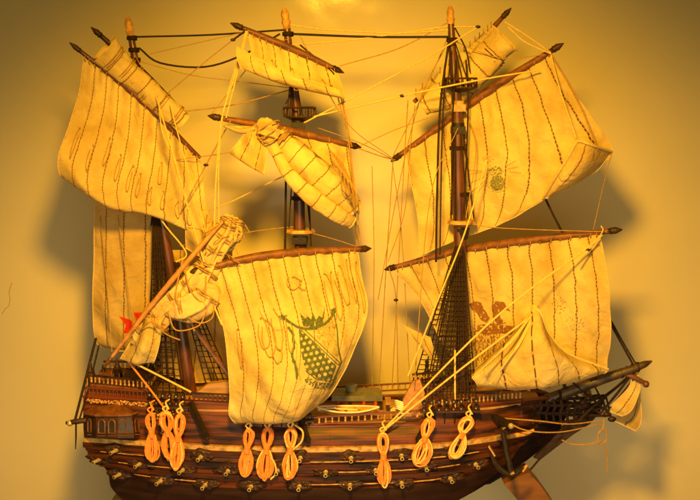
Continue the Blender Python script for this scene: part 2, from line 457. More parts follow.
# quarter gallery at the stern
g = MB(); gp = PP([(85,437,-40),(96,438,-58),(118,438,-62),(134,438,-58),(140,438,-48)])
topg = PP([(85,413,-38),(96,415,-54),(118,415,-58),(132,414,-54),(138,412,-44)])
for k in range(4):
    i = len(g.v); g.v += [gp[k], gp[k+1], topg[k+1], topg[k]]; g.face((i,i+1,i+2,i+3))
i = len(g.v); g.v += [V((p.x, p.y, p.z)) for p in gp]; g.face(tuple(range(i, i+5))[::-1])
go = g.build('quarter_gallery', 'wood_dark', ship, smooth=False)
r = MB(); ap = PP([(88,409,-34),(100,406,-38),(118,404,-40),(130,407,-38),(136,411,-34)])
for k in range(4):
    i = len(r.v); r.v += [topg[k]+V((0,-1.5,.3)), topg[k+1]+V((0,-1.5,.3)), ap[k+1], ap[k]]; r.face((i,i+1,i+2,i+3))
for k in range(4): r.tube([topg[k]+V((0,-1.2,0)), topg[k+1]+V((0,-1.2,0))], 1.3, 6)
r.build('gallery_roof', 'wood_yard', go, smooth=False)
for k in range(4):
    for f in ((.28,.74) if k in (1,2) else (.5,)):
        c0 = gp[k].lerp(gp[k+1], f); c1 = topg[k].lerp(topg[k+1], f); nrm = (gp[k+1]-gp[k]).cross(V((0,0,1))).normalized()
        if nrm.y > 0: nrm = -nrm
        t = (gp[k+1]-gp[k]).normalized(); w = MB(); rad = 3.4
        c = c0.lerp(c1, .5)+nrm*.3; upv = (c1-c0).normalized()
        pts = [c+t*(-rad)-upv*6, c+t*rad-upv*6]+[c+t*(rad*math.cos(q*math.pi/8))+upv*(3+rad*1.2*math.sin(q*math.pi/8)) for q in range(9)]
        w.ngon(pts, nrm*.5); w2 = MB(); cl = pts+[pts[0]]
        w2.tube([p+nrm*.8 for p in cl], .75, 6)
        for q in range(5): w2.ball(c-upv*(8.5)+t*(q-2)*1.7+nrm*.7, .8, 6, 4)
        wo = w.build('window', 'window', go); w2.build('window_frame', 'wood_brown', go)
# carved frieze along the stern bulwark
fr = MB(); rr = random.Random(3)
for k in range(130):
    px = 88+k*.53; p = upper(ushape(px), .93)
    fr.ball(p+V((rr.uniform(-.5,.5),-1.2,rr.uniform(-1.8,1.8))), rr.uniform(.6,1.3), 6, 4)
fr.build('carved_frieze', 'wood_tip', ship)
# stern lanterns
for (lx, ly, yy, s_) in ((91,372,-22,1.0),(118,372,0,1.15),(104,371,18,.9)):
    c = P(lx, ly+14, yy); mb = MB()
    prof = [(0,1.0),(2,1.0),(3,3.0),(5,4.2),(16,4.8),(17.5,3.2),(18.5,4.6),(20,3.0),(23,1.6),(25,2.0),(27,.8),(29,.3)]
    mb.tube([c+V((0,0,z*s_-3)) for z, _ in prof], [r_*s_ for _, r_ in prof], 10)
    mb.tube([c+V((0,0,-3)), c+V((3,4,-15))], 1.1, 6)
    lo = mb.build('stern_lantern', 'wood_dark', ship)
    fb = MB()
    for k in range(6):
        a = k*math.pi/3
        fb.tube([c+V((math.cos(a)*4.6*s_, math.sin(a)*4.6*s_, 2*s_)), c+V((math.cos(a)*5.1*s_, math.sin(a)*5.1*s_, 13*s_))], .5, 5)
    fb.build('lantern_frame', 'gilt', lo)
# stern spar with knob, hanging spike
mb = MB(); mb.tube(PP([(66,423,-46),(72,422,-46),(86,420,-42)]), [1.6,2.6,2.8], 10); mb.ball(P(70,423,-46), 3.2, mi=1)
mb.build('stern_boom', ['wood_dark','brass'], ship)
mb = MB(); mb.tube(PP([(76,424,-45),(76,436,-45),(75.5,449,-45)]), [.9,.9,.5], 6); mb.build('rope', 'rope_dark', ship)

# ------------------------------------------------------------------ masts
def mast(pts, rad, base='wood_mast'):
    W = PP(pts); mb = MB(); sp = spline(W, 40); rs = [lerp(list(range(len(rad))), rad, k/40*(len(rad)-1)) for k in range(41)]
    mb.tube(sp, rs, 14)
    return mb.build('mast', base, ship), W
miz, _ = mast([(131,36,2),(136,66,2),(148,140,0),(163,228,0),(178,310,0),(191,392,0)], [3.2,3.8,4.6,5.2,5.8,6.2])
mai, _ = mast([(287,28,2),(290,60,2),(296,110,2),(299,180,2),(300,245,2),(304,412,2)], [3.5,4,4.8,5.6,6,6.5])
fom, _ = mast([(451,24,0),(453,60,0),(457,110,0),(458,170,0),(460,250,0),(463,398,0)], [3.2,4,5.2,5.9,6.2,6.6])
def finial(par, x, y0, y1, x1, r, Y=1):
    a, b = P(x, y0, Y), P(x1, y1, Y); mb = MB()
    rs = [.85,.95,1.0,1.25,.9,1.0,1.1,.95,.7,.35]
    mb.tube([a.lerp(b, k/9) for k in range(10)], [r*q for q in rs], 12)
    mb.build('mast_tip', 'wood_tip', par)
finial(miz, 131, 38, 17, 127.5, 3.6); finial(mai, 287, 29, 8, 284, 3.7); finial(fom, 451, 26, 6, 450, 3.4)
def crow(par, c, r, h, m='wood_dark', posts=12):
    mb = MB(); c = V(c)
    mb.tube([c+V((0,0,z)) for z in (-4,-3,-.6,0,1)], [r*.45, r*.6, r*.93, r, r], 24)
    mb.tube([c+V((r*math.cos(a*math.pi/12), r*math.sin(a*math.pi/12), h)) for a in range(25)], 1.1, 6, cap=False)
    for k in range(posts):
        a = 2*math.pi*k/posts; mb.tube([c+V((r*math.cos(a)*.97, r*math.sin(a)*.97, z)) for z in (0,h*.5,h)], [1.0,1.5,1.0], 6)
    mb.build('crows_nest', m, par)
crow(mai, P(299.5,117,2), 15.5, 9)
crow(fom, P(460.5,88,0), 15.5, 9)
def platform(par, c, r, m='gilt'):
    mb = MB(); c = V(c)
    mb.tube([c+V((0,0,z)) for z in (-6,-2.5,-2.2,-1,-.9,1)], [r*.5, r*.85, r, r, r*.97, r*.9], 26, mi=0)
    o = mb.build('mast_top', m, par)
    mb = MB(); mb.tube([c+V((0,0,z)) for z in (-18,-7)], [6.2, 8.0], 8); mb.build('mast_cap', 'black', par)
platform(mai, P(300.5,230,2), 15); platform(fom, P(462,221,0), 14.5)
for par, x, y in ((fom,458,108),(fom,458,130),(mai,298,126),(mai,299.5,240)):
    mb = MB(); c = P(x, y, 0); mb.box(c, 13.5, 13.5, 7); mb.tube([c+V((0,0,3.5)), c+V((0,0,7))], 6.4, 10)
    mb.build('mast_cap', 'black' if y != 108 else 'gilt', par)
def wraps(par, pts, m='rope_dark', r=.7):
    for (x, y, rad) in pts:
        mb = MB(); c = P(x, y, 1)
        mb.tube([c+V((rad*math.cos(a*.4), rad*math.sin(a*.4), a*.055)) for a in range(64)], r, 5); mb.build('lashing', m, par)
wraps(fom, [(457,150,7),(452,42,5),(462,196,7)]); wraps(mai, [(288,36,5),(299,160,6.5),(299,200,7)]); wraps(miz, [(132,40,4.5),(134,52,4.8),(135,62,5)])

# ------------------------------------------------------------------ yards
def yard(pts, r, m='wood_yard', tips=(1,1), tipm='wood_dark'):
    W = PP(pts); mb = MB(); sp = spline(W, 30)
    L_ = (W[-1]-W[0]).length
    rs = [r*(.62+.38*math.sin(math.pi*min(max((k/30), .02), .98))) for k in range(31)]
    mb.tube(sp, rs, 10)
    yo = mb.build('yard', m, ship)
    for e, (a, b) in enumerate(((sp[0], sp[1]), (sp[-1], sp[-2]))):
        if not tips[e]: continue
        d = (a-b).normalized(); t = MB(); q = r*.62
        t.tube([a-d*3, a, a+d*1, a+d*2.5, a+d*5, a+d*7, a+d*12], [q*1.02, q*1.1, q*1.45, q*1.2, q*1.4, q*1.1, .4], 9)
        t.build('yard_tip', tipm, yo)
    return yo
yard([(101,36,-22),(140,70,-12),(186,116,4)], 3.4, 'wood_dark', (1,0))
yard([(80,51,-34),(140,99,-14),(200,158,8)], 3.0, 'wood_mast', (1,0))
yard([(111,358,-58),(155,301,-62),(200,247,-54),(224,220,-40)], 2.6, 'wood_tan', (1,0), 'wood_brown')
yard([(242,28,-22),(292,49,-10),(333,68,-2)], 3.6, 'wood_brown', (1,1))
yard([(220,118,-30),(290,131,-12),(350,145,0)], 4.0, 'wood_yard', (1,1))
yard([(200,270,-48),(250,258,-36),(300,252,-22),(360,249,-6)], 4.2, 'wood_yard', (1,1))
yard([(503,17,16),(470,52,34),(414,102,56)], 3.4, 'wood_yard', (1,0))
yard([(553,50,-20),(500,83,2),(458,113,17),(400,155,32)], 4.0, 'wood_yard', (1,1))
yard([(610,231,-40),(540,239,-14),(463,250,18),(395,267,36)], 4.0, 'wood_yard', (1,1))

# ------------------------------------------------------------------ sails
def wr_noise(p, amp, f=.035, seed=0):
    return amp*noise.noise(V((p.x*f+seed, p.y*f, p.z*f*.6)))+amp*.35*noise.noise(V((p.x*f*2.7+seed, p.y*f*2.7, p.z*f*1.6)))
def sail(rows, panels, amp=1.6, m='sail', u_off=0.0, seed=0, rope_edges=True, nu=90, nv=90, lace=None):
    if lace is None: lace = panels >= 4 and seed not in (55,)
    W = [PP(r) for r in rows]
    def S0(u, v):
        p = cr([cr(r, u) for r in W], v)
        edge = min(1, min(v, .9)*8)
        n = wr_noise(p, amp*2.1, .028, seed)*edge
        q = (p.x*.8+p.z*.6)*.075+seed; n += amp*.9*noise.noise(V((q, (p.z*.8-p.x*.6)*.012, seed)))*edge
        # narrow vertical tension folds below the yard
        if lace: n += .55*amp*math.sin(u*panels*6.283)*max(0, 1-v*3)
        return V((p.x+n*.25, p.y-n*1.9, p.z))
    mb = MB(); H = (W[0][0]-W[-1][0]).length
    mb.grid(S0, nu, nv, 0, lambda u, v: (u*panels+u_off, v*H*.5))
    o = mb.build('sail', m, ship)
    if rope_edges:
        e = MB()
        for f in (lambda t: S0(0, t), lambda t: S0(1, t), lambda t: S0(t, 1)):
            e.tube([f(k/50)+V((0,-.3,0)) for k in range(51)], .5, 6)
        e.build('bolt_rope', 'hem', o)
    lac = MB()                                 # lacing round the yard
    nl = int(panels*2)
    for k in range(nl+1 if lace else 0):
        p = S0(min(max(k/nl, .02), .98), 0.0)
        lac.tube([p+V((.4*math.cos(a*.7), 3.4*math.cos(a*.7), .6+2.9*math.sin(a*.7))) for a in range(10)], .45, 5)
    if lace: lac.build('lacing', 'rope_tan', o)
    return o, S0
def normal(Sf, u, v):
    e = .01; a = Sf(min(u+e,1), v)-Sf(max(u-e,0), v); b = Sf(u, min(v+e,1))-Sf(u, max(v-e,0))
    n = a.cross(b)
    n = n.normalized() if n.length > 1e-6 else V((0,-1,0))
    return n if n.dot(CAM-Sf(u, v)) > 0 else -n           # the face of the cloth towards the room
def reef(par, Sf, u, v, L_=.16, w=.03, m='reef', flip=1, r=.75):
    rr = random.Random(int(u*997+v*311))
    pts = []
    for k in range(15):
        t = k/14*2*math.pi*.86
        uu = u+flip*w*.6*math.sin(t)*(1+.2*rr.random())+.003*math.sin(k*.7+u*40); vv = v+L_*.5*(1-math.cos(t))+.01*rr.random()
        uu = min(max(uu, .005), .995); vv = min(max(vv, .005), .995)
        pts.append(Sf(uu, vv)+normal(Sf, uu, vv)*(1.2+.8*rr.random()))
    mb = MB(); mb.tube(spline(pts, 34), r*.55, 5); mb.ball(pts[0], .95, 6, 4)
    mb.build('reef_line', m, par)

# mizzen topsail set below its yard (big, bulging forwards, foot curled under)
miz_sail, miz_S = sail([
 [(84,58,-33),(120,84,-20),(160,120,-6),(200,160,8)],
 [(79,90,-42),(118,118,-32),(158,148,-14),(203,182,4)],
 [(69,125,-56),(112,150,-48),(155,172,-26),(205,200,2)],
 [(59,155,-66),(104,182,-64),(150,198,-34),(208,216,0)],
 [(60,174,-64),(106,204,-62),(150,213,-34),(212,236,-2)],
 [(70,181,-48),(110,209,-46),(152,216,-26),(212,241,4)],
 [(84,186,-40),(116,206,-36),(154,213,-18),(208,238,8)]], 9.3, 1.6, seed=1)
for i, (u, v) in enumerate([(.08,.32),(.2,.35),(.30,.28),(.40,.33),(.50,.36),(.57,.38),(.66,.42),(.74,.42),(.82,.46),(.88,.5),(.93,.52),(.70,.25)]):
    reef(miz_sail, miz_S, u, v, .14 if i else .16, .016, 'reef', 1 if i % 2 else -1, .7)
# spanker behind the mizzen with a red cross
sp_sail, sp_S = sail([
 [(95,196,10),(120,196,10),(153,196,10)],
 [(94,250,2),(120,250,0),(153,250,6)],
 [(93,310,0),(120,312,-6),(152,312,4)],
 [(96,340,4),(120,344,-4),(150,342,6)],
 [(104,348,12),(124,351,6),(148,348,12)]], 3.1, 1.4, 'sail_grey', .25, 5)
# a second cloth between mizzen and main, low
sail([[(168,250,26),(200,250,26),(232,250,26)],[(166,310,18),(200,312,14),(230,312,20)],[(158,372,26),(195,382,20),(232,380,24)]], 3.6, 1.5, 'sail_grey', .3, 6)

# main topgallant, brailed: hangs a little and curls forward at the foot
tg, tgS = sail([
 [(247,33,-21),(285,50,-11),(337,71,-1)],
 [(251,50,-26),(287,66,-17),(341,84,-5)],
 [(249,63,-34),(286,80,-28),(344,94,-12)],
 [(247,70,-40),(284,85,-36),(344,99,-20)],
 [(241,68,-47),(282,82,-45),(342,98,-28)],
 [(237,57,-50),(279,74,-49),(340,94,-31)],
 [(237,47,-48)]+[(277,68,-46),(338,90,-30)]], 5.6, 1.0, seed=9)
for u, v, f in ((.30,.18,1),(.36,.22,-1),(.55,.18,1),(.62,.25,-1),(.82,.2,1),(.9,.25,-1)):
    reef(tg, tgS, u, v, .3, .05, 'reef', f, .65)
# main topsail: back cloth still hanging from the yard
mts, mtsS = sail([
 [(262,127,-19),(300,134,-10),(350,146,0)],
 [(270,145,-14),(310,160,-8),(353,172,0)],
 [(280,162,-12),(325,182,-8),(357,196,-2)],
 [(292,176,-14),(334,200,-12),(359,214,-8)]], 5.2, 1.4, seed=12)
def bundle(path, rads, folds=7, depth=.16, parent=None, name='sail', m='sail_plain', seed=0, tw=2.2, squash=.9, seg=56, panels=6, n=70):
    """gathered cloth: lofted tube whose section is pleated"""
    W = PP(path); mb = MB(); rr = random.Random(seed); ph = rr.random()*6
    sp = spline(W, n)
    def fn(u, v):
        p = cr(W, u); t = (cr(W, min(u+.01,1))-cr(W, max(u-.01,0))).normalized()
        x = t.cross(V((0,1,0))).normalized(); y = t.cross(x)
        r = lerp([k/(len(rads)-1) for k in range(len(rads))], rads, u)
        a = v*2*math.pi
        q = a*folds+u*tw*3+ph+2.2*noise.noise(V((u*3+seed, math.cos(a), math.sin(a))))
        k = 1+depth*(1-abs(math.sin(q*.5))*2)*.9+.22*noise.noise(V((u*5+seed*3, math.cos(a)*1.1, math.sin(a)*1.1)))
        return p+x*(math.cos(a)*r*k)+y*(math.sin(a)*r*k*squash)
    mb.grid(fn, n, seg, 0, lambda u, v: (u*panels+.3, v*40))
    for e in (0, 1):                           # tucked ends
        i = len(mb.v); c = cr(W, e); r = rads[0] if e == 0 else rads[-1]
        d = (cr(W, .02)-cr(W, 0)).normalized() if e == 0 else (cr(W, .98)-cr(W, 1)).normalized()
        rim = [fn(e, k/seg) for k in range(seg)]
        for q, dd in ((1,0),(.72,r*.25),(.4,r*.05),(.02,r*.4)):
            for p in rim: mb.v.append(c+(p-c)*q+d*dd)
        for j in range(3):
            for k in range(seg): mb.face((i+j*seg+k, i+j*seg+(k+1) % seg, i+(j+1)*seg+(k+1) % seg, i+(j+1)*seg+k))
    return mb.build(name, m, parent or ship), W
def roll(path, rads, turns=1.45, m='sail', panels=6, seed=0, start=0.0, squash=.9, uoff=.2, n=80, name='sail', parent=None):
    """rolled cloth: spiral section, open at both ends"""
    W = PP(path); mb = MB(); K = 64
    def fn(u, v):
        p = cr(W, u); t = (cr(W, min(u+.01,1))-cr(W, max(u-.01,0))).normalized()
        x = t.cross(V((0,1,0))).normalized(); y = t.cross(x)
        r = lerp([k/(len(rads)-1) for k in range(len(rads))], rads, u)
        a = start+v*turns*2*math.pi
        k = (1-.32*(1-v))*(1+.24*noise.noise(V((u*3+seed, math.cos(a)*.9, math.sin(a)*.9+v)))+.07*noise.noise(V((u*14+seed, math.cos(a)*2.5, math.sin(a)*2.5))))*(1+.22*(max(0,.12-u)/.12)**1.5)
        # slight waists where the gaskets tie it
        k *= 1-.05*max(0, math.cos(u*panels*6.283+1))**8
        return p+x*(math.cos(a)*r*k)+y*(math.sin(a)*r*k*squash)
    mb.grid(fn, n, K, 0, lambda u, v: (u*panels+uoff, v*50))
    o = mb.build(name, m, parent or ship)
    e = MB()
    for f in (lambda t: fn(0, t), lambda t: fn(1, t)): e.tube([f(k/60) for k in range(61)], .55, 6)
    e.build('bolt_rope', 'hem', o)
    return o, fn, W
def gasket(par, W, u, r, m='rope_tan', turns=1.6, rr=.65, sq=.9, tail=0):
    m = 'rope_tan' if m == 'rope_light' else m; rr *= .85
    p = cr(W, u); t = (cr(W, min(u+.01,1))-cr(W, max(u-.01,0))).normalized()
    x = t.cross(V((0,1,0))).normalized(); y = t.cross(x); mb = MB()
    pts = [p+t*(a/30*4-2)+x*(math.cos(a*turns*6.283/30)*r)+y*(math.sin(a*turns*6.283/30)*r*sq) for a in range(31)]
    if tail:
        q = pts[-1]; pts += [q+V((2*k*.5, -.5*k, -tail*k/5)) for k in range(1, 6)]
    mb.tube(pts, rr, 5); mb.build('gasket', m, par)
# mizzen topgallant rolled below its yard
o, fn, W = roll([(104,50,-30),(128,72,-20),(152,94,-12),(184,122,-2)], [14,14.5,14,10], 1.5, 'sail', 5, 2, 2.4)
for u in (.12,.3,.42,.62,.78,.92): gasket(o, W, u, 14-3.5*u, 'rope_tan', 1.7, .65, .9, 10)
# fore topgallant rolled
o, fn, W = roll([(506,40,2),(483,65,10),(455,91,20),(424,106,28)], [14,16.5,16,11.5], 1.5, 'sail', 5, 4, .6)
for u in (.2,.5,.8): gasket(o, W, u, 14.6-3*u, 'rope_dark', 1.2, .6)
sail([[(492,25,6),(464,50,22),(414,94,44)],[(499,32,0),(472,57,16),(419,101,38)],[(500,46,6),(474,70,18),(425,108,34)],[(492,58,14),(470,78,26),(434,112,36)]], 6, 1.0, seed=31)
# main topsail roll: diagonal, from the knot down right
o, fn, W = roll([(276,138,-36),(302,160,-38),(330,187,-36),(352,212,-28)], [10,16,19,12], 1.4, 'sail', 7, 6, 3.5, .62)
for u in (.06,): gasket(o, W, u, 13, 'rope_tan', 3.2, .8)
roll([(270,140,-46),(288,172,-52),(312,196,-50),(338,214,-44),(352,222,-32)], [5,7,8.5,8,6], 1.3, 'sail', 7, 11, 1.0, .62)
for k in range(5):                             # loose lines along the roll's right side
    mb = MB(); mb.tube(spline(PP([(330+k*3,150+k*3,-30),(340+k*3,168+k*4,-52),(342+k*4,188+k*3,-56),(350+k*2,200+k*5,-40)]), 16), .55, 5); mb.build('reef_line', 'rope_tan', o)
# flap hanging left of the knot
sail([[(226,126,-36),(246,126,-40),(268,128,-42)],[(244,131,-44),(254,131,-50),(269,133,-46)],[(240,140,-46),(254,143,-55),(268,146,-50)],[(230,152,-44),(246,163,-52),(264,172,-46)],[(233,155,-38),(248,164,-42),(263,173,-40)]], 2.4, 3.5, 'sail', .2, 14)
kn, _ = bundle([(258,128,-44),(266,130,-48),(276,138,-46)], [7,9.5,8], 6, .3, seed=5, panels=.6)
for k in range(3):
    mb = MB(); c = P(268,131,-47); mb.tube([c+V((math.cos(a*.5)*(9.5+k*.5), math.sin(a*.5)*9-2, math.sin(a*.5+k)*7-3+k*3)) for a in range(14)], .8, 5); mb.build('gasket', 'rope_tan', kn)
mb = MB(); mb.tube(spline(PP([(224,126,-40),(240,131,-44),(252,129,-48),(262,122,-46)]), 20), [1.1+1.6*math.sin(k/20*3.1) for k in range(21)], 8); mb.build('sail_hem', 'sail_plain', kn)

# main course with the coat of arms
mc, mcS = sail([
 [(206,273,-45),(255,260,-34),(305,254,-21),(358,251,-7)],
 [(214,296,-52),(262,290,-48),(312,284,-40),(362,276,-18)],
 [(224,330,-64),(272,328,-70),(320,322,-66),(368,306,-34)],
 [(228,365,-74),(276,365,-90),(318,358,-84),(362,332,-48)],
 [(230,396,-82),(272,396,-98),(308,388,-90),(346,366,-58)],
 [(229,415,-82),(266,418,-96),(296,418,-88),(328,396,-58)],
 [(236,424,-74),(268,424,-86),(294,421,-76),(318,404,-50)],
 [(240,418,-62),(268,417,-70),(292,413,-62),(312,400,-40)]], 9.6, 2.0, seed=20, nu=120, nv=120)
for u, v, f, l, w in ((.10,.28,-1,.16,.02),(.27,.24,1,.12,.05),(.30,.25,1,.14,.07),(.37,.22,1,.15,.05),(.45,.24,-1,.14,.03),(.55,.10,1,.05,.06),(.60,.12,-1,.04,.04),(.76,.10,1,.22,.03),(.80,.10,-1,.2,.03),(.86,.07,1,.18,.03),(.92,.05,-1,.2,.02),(.97,.06,-1,.25,.012),(.35,.36,1,.05,.05)):
    reef(mc, mcS, u, v, l, w, 'reef', f, .75)

# fore topsail
ft, ftS = sail([
 [(406,152,30),(458,114,18),(505,81,2),(551,53,-18)],
 [(409,172,26),(460,140,14),(514,110,-6),(569,88,-30)],
 [(415,200,22),(464,172,12),(520,148,-10),(590,118,-38)],
 [(419,226,20),(464,205,12),(518,186,-8),(611,152,-36)],
 [(418,246,22),(462,226,14),(512,210,-2),(580,181,-26)],
 [(416,257,24),(456,241,14),(504,222,4),(546,198,-12)]], 8.4, 1.8, seed=40, nu=120, nv=110)
# its lee corner folded forward
sail([[(577,142,-62),(583,143,-66),(594,147,-62),(612,152,-37)],[(568,157,-54),(577,160,-64),(588,165,-58),(598,169,-33)],[(557,175,-42),(565,178,-50),(572,182,-44),(578,182,-26)],[(543,198,-15),(547,198,-18),(549,197,-17),(551,196,-14)]], 1.6, .5, 'sail', .3, 41)
mb = MB(); mb.tube(spline(PP([(577,141,-63),(568,157,-56),(557,175,-44),(543,198,-17)]), 24), 1.3, 7); mb.tube(spline(PP([(577,141,-63),(583,142,-67),(594,146,-63),(612,152,-38)]), 24), 1.3, 7)
mb.build('sail_hem', 'hem', ft)
# fore course: high back cloth
fc, fcS = sail([
 [(394,270,36),(455,254,20),(530,243,-10),(600,234,-37)],
 [(406,284,34),(462,284,16),(534,272,-16),(606,262,-48)],
 [(420,300,32),(466,316,14),(536,306,-20),(609,296,-52)],
 [(432,322,30),(468,345,12),(536,338,-22),(612,332,-52)],
 [(440,340,30),(470,370,12),(536,362,-20),(608,369,-44)]], 10.6, 1.8, seed=50, nu=120, nv=110)
# foot of the fore course hauled up to the clew in front
fl, flS = sail([
 [(472,371,-34),(506,341,-52),(535,309,-70),(548,332,-70),(566,352,-66),(608,369,-58)],
 [(472,377,-50),(504,358,-76),(536,338,-94),(556,352,-92),(578,364,-78),(608,371,-60)],
 [(475,381,-52),(506,374,-78),(538,366,-92),(562,369,-88),(584,371,-78),(606,373,-60)],
 [(478,386,-48),(508,387,-74),(540,386,-84),(564,383,-78),(586,378,-70),(604,374,-56)],
 [(482,386,-34),(510,389,-56),(540,388,-62),(564,384,-58),(584,378,-54),(602,373,-50)]], 5.4, 1.2, seed=55)
mb = MB(); c = P(535,309,-68)
for k in range(4): mb.tube([c+V((math.cos(a*.5)*3.2, math.sin(a*.5)*3, k*1.6-2+a*.05)) for a in range(14)], .8, 5)
mb.build('clew_knot', 'rope_light', fl)
mb = MB(); mb.tube([flS(.4+.6*k/40, 0)+V((0,-1,0)) for k in range(41)], 1.2, 7); mb.build('sail_hem', 'hem', fl)
sail([[(404,325,24),(416,331,20),(430,337,18)],[(412,338,20),(422,344,14),(434,350,14)],[(426,352,16),(436,366,12),(446,376,14)]], 1.4, .4, seed=58)

# lateen mizzen: yard wrapped in a gathered sail
o, W = bundle([(136,344,-52),(146,334,-56),(162,312,-54)], [7,10,11], 6, .2, seed=21, squash=.6, panels=2.2)
for u in (.55,.8): gasket(o, W, u, 15, 'rope_light', 2.2, .7, .6, 12)
o, _ = sail([[(142,320,-56),(148,318,-64),(160,318,-60)],[(132,340,-56),(144,341,-70),(160,340,-60)],[(120,360,-54),(136,364,-66),(154,362,-56)],[(122,358,-46),(136,360,-52),(152,357,-48)]], 2.2, 2.4, 'sail', .3, 22)
o, W = bundle([(152,320,-48),(176,301,-50),(198,281,-46),(214,258,-36)], [11,13,13,9], 7, .22, seed=23, panels=3.4)
for u in (.1,.35,.55,.8): gasket(o, W, u, 14, 'rope_light', 2.0, .8, .9, 16)
o, W = bundle([(158,306,-50),(186,306,-58),(206,298,-54),(210,284,-50)], [7,15,13,8], 6, .2, seed=24, squash=.7, panels=3)
for u in (.3,.7): gasket(o, W, u, 14, 'rope_light', 1.6, .8, .7, 14)
o, W = bundle([(206,270,-40),(216,248,-38),(228,232,-32),(234,218,-26)], [8,11,12,8], 8, .3, seed=25, panels=2.6)
for u in (.1,.3,.5,.72,.9): gasket(o, W, u, 12.0, 'rope_tan', 1.5, .6, .9, 8)
mb = MB(); rr = random.Random(8)
for k in range(15):
    a = V((rr.uniform(200,238), rr.uniform(222,268), -44)); b = a+V((rr.uniform(-16,16), rr.uniform(-12,14), rr.uniform(-8,4)))
    mid = (a+b)/2+V((rr.uniform(-4,4), rr.uniform(-4,4), -6))
    mb.tube(spline([P(*a), P(*mid), P(*b)], 8), .5, 5)
mb.build('tangled_line', 'rope_tan', o)
sail([[(188,205,-4),(204,212,-4),(214,222,-4)],[(186,225,-8),(202,234,-14),(212,240,-8)],[(186,248,-6),(200,256,-12),(208,258,-6)]], 1.6, 2, seed=29)
# hanging loops under the lateen sail
for a in (((182,262,-60),(176,300,-66),(196,322,-66),(212,318,-64),(214,300,-62)), ((168,312,-62),(176,330,-66),(198,326,-66),(206,312,-62)), ((185,270,-58),(190,290,-66),(204,302,-64),(206,276,-60)), ((140,330,-68),(152,322,-76),(166,334,-68),(180,340,-62))):
    mb = MB(); mb.tube(spline(PP(a), 22), .7, 6); mb.build('gasket', 'rope_tan', o)
# spritsail rags at the bowsprit
sail([[(632,371,-6),(638,372,-6)],[(628,388,-10),(640,388,-10)],[(612,404,-12),(632,410,-20)],[(610,412,-10),(622,416,-14)]], .9, 1.5, 'sail', .5, 61, nu=30, nv=30)
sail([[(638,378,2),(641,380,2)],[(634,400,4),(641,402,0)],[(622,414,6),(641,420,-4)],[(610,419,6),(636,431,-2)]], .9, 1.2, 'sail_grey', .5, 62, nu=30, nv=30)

# ------------------------------------------------------------------ printed emblems
def inpoly(x, y, poly):
    c = False; n = len(poly)
    for i in range(n):
        x1, y1 = poly[i]; x2, y2 = poly[(i+1) % n]
        if (y1 > y) != (y2 > y) and x < (x2-x1)*(y-y1)/(y2-y1)+x1: c = not c
    return c
def dseg(x, y, pl):
    b = 1e9
    for (x1, y1), (x2, y2) in zip(pl, pl[1:]):
        dx, dy = x2-x1, y2-y1; t = max(0, min(1, ((x-x1)*dx+(y-y1)*dy)/(dx*dx+dy*dy))); b = min(b, math.hypot(x-x1-t*dx, y-y1-t*dy))
    return b
def nz(x, y, f, s=0): return noise.noise(V((x*f, y*f, s)))
def printed(par, Sf, u0, u1, v0, v1, n, fn, mats, name='emblem', off=.45):
    mb = MB(); idx = {}
    nu, nv = n
    def vid(a, b):
        if (a, b) not in idx:
            u, v = u0+(u1-u0)*a/nu, v0+(v1-v0)*b/nv
            mb.v.append(Sf(u, v)+normal(Sf, u, v)*off); idx[(a, b)] = len(mb.v)-1
        return idx[(a, b)]
    for a in range(nu):
        for b in range(nv):
            x, y = proj(Sf(u0+(u1-u0)*(a+.5)/nu, v0+(v1-v0)*(b+.5)/nv)); c = fn(x, y)
            if c >= 0: mb.face((vid(a,b), vid(a+1,b), vid(a+1,b+1), vid(a,b+1)), c)
    if mb.f: mb.build(name, mats, par)
arc = [(282,316),(289,322),(297,327),(306,329),(316,328.5),(325,324),(331,318),(334,311)]
shieldL = [(299,329),(304,333),(320,349),(336,366),(330,382),(318,378),(308,374),(303,362),(300,345)]
crown = [(300,313),(305,319),(308,316),(311,320),(313,313),(316,320),(319,316),(322,318),(325,306),(323,326),(312,328),(303,326)]
ribL = [(289,328),(293,334),(294,346),(292,356),(296,368),(297,378)]
ribR = [(334,314),(337,330),(338,348),(341,362),(336,374),(331,386)]
def arms(x, y):
    w = .35*nz(x, y, .9)
    if dseg(x, y, arc) < 1.25+w: return 0
    if math.hypot(x-283, y-318) < 3.4+2.2*nz(x, y, .5) and nz(x, y, .8, 3) > -.25: return 0
    if math.hypot(x-334, y-311) < 3+2*nz(x, y, .5, 2): return 0
    if inpoly(x, y, crown) and nz(x, y, .5, 5) > -.38: return 0
    if inpoly(x, y, shieldL):
        rx, ry = (x-300)*.94+(y-330)*-.10, (y-330)*.92+(x-300)*.22
        row = math.floor(ry/5.4); cx_ = (rx/5.4+.5*(row % 2)) % 1-.5; cy_ = (ry/5.4) % 1-.5
        if math.hypot(cx_, cy_*1.0) < .31+.05*nz(x, y, .4): return -1
        return 0
    if .9 < dseg(x, y, [(303,330),(338,363)]) < 1.7: return 0
    if inpoly(x, y, [(318,326),(333,322),(337,344),(338,358),(328,350),(316,336)]):
        if nz(x, y, .22, 9) > .0 or nz(x, y, .5, 4) > .22: return 1
    if dseg(x, y, ribL) < 1.2+1.0*nz(x, y, .3, 7): return 0
    if abs(dseg(x, y, [(290,330),(297,345),(296,362),(300,380)])) < .5: return 1
    if dseg(x, y, ribR) < .7: return 0
    if dseg(x, y, [(306,371),(316,379),(326,380),(333,372)]) < .5: return 0
    if dseg(x, y, [(308,380),(317,385),(327,386),(334,379)]) < 3.4 and nz(x, y, .75, 12) > .05: return 0
    if inpoly(x, y, [(258,306),(272,318),(286,326),(280,334),(262,322)]) and dseg(x, y, [(256,305),(264,320),(276,330),(287,330)]) < .8: return 1
    return -1
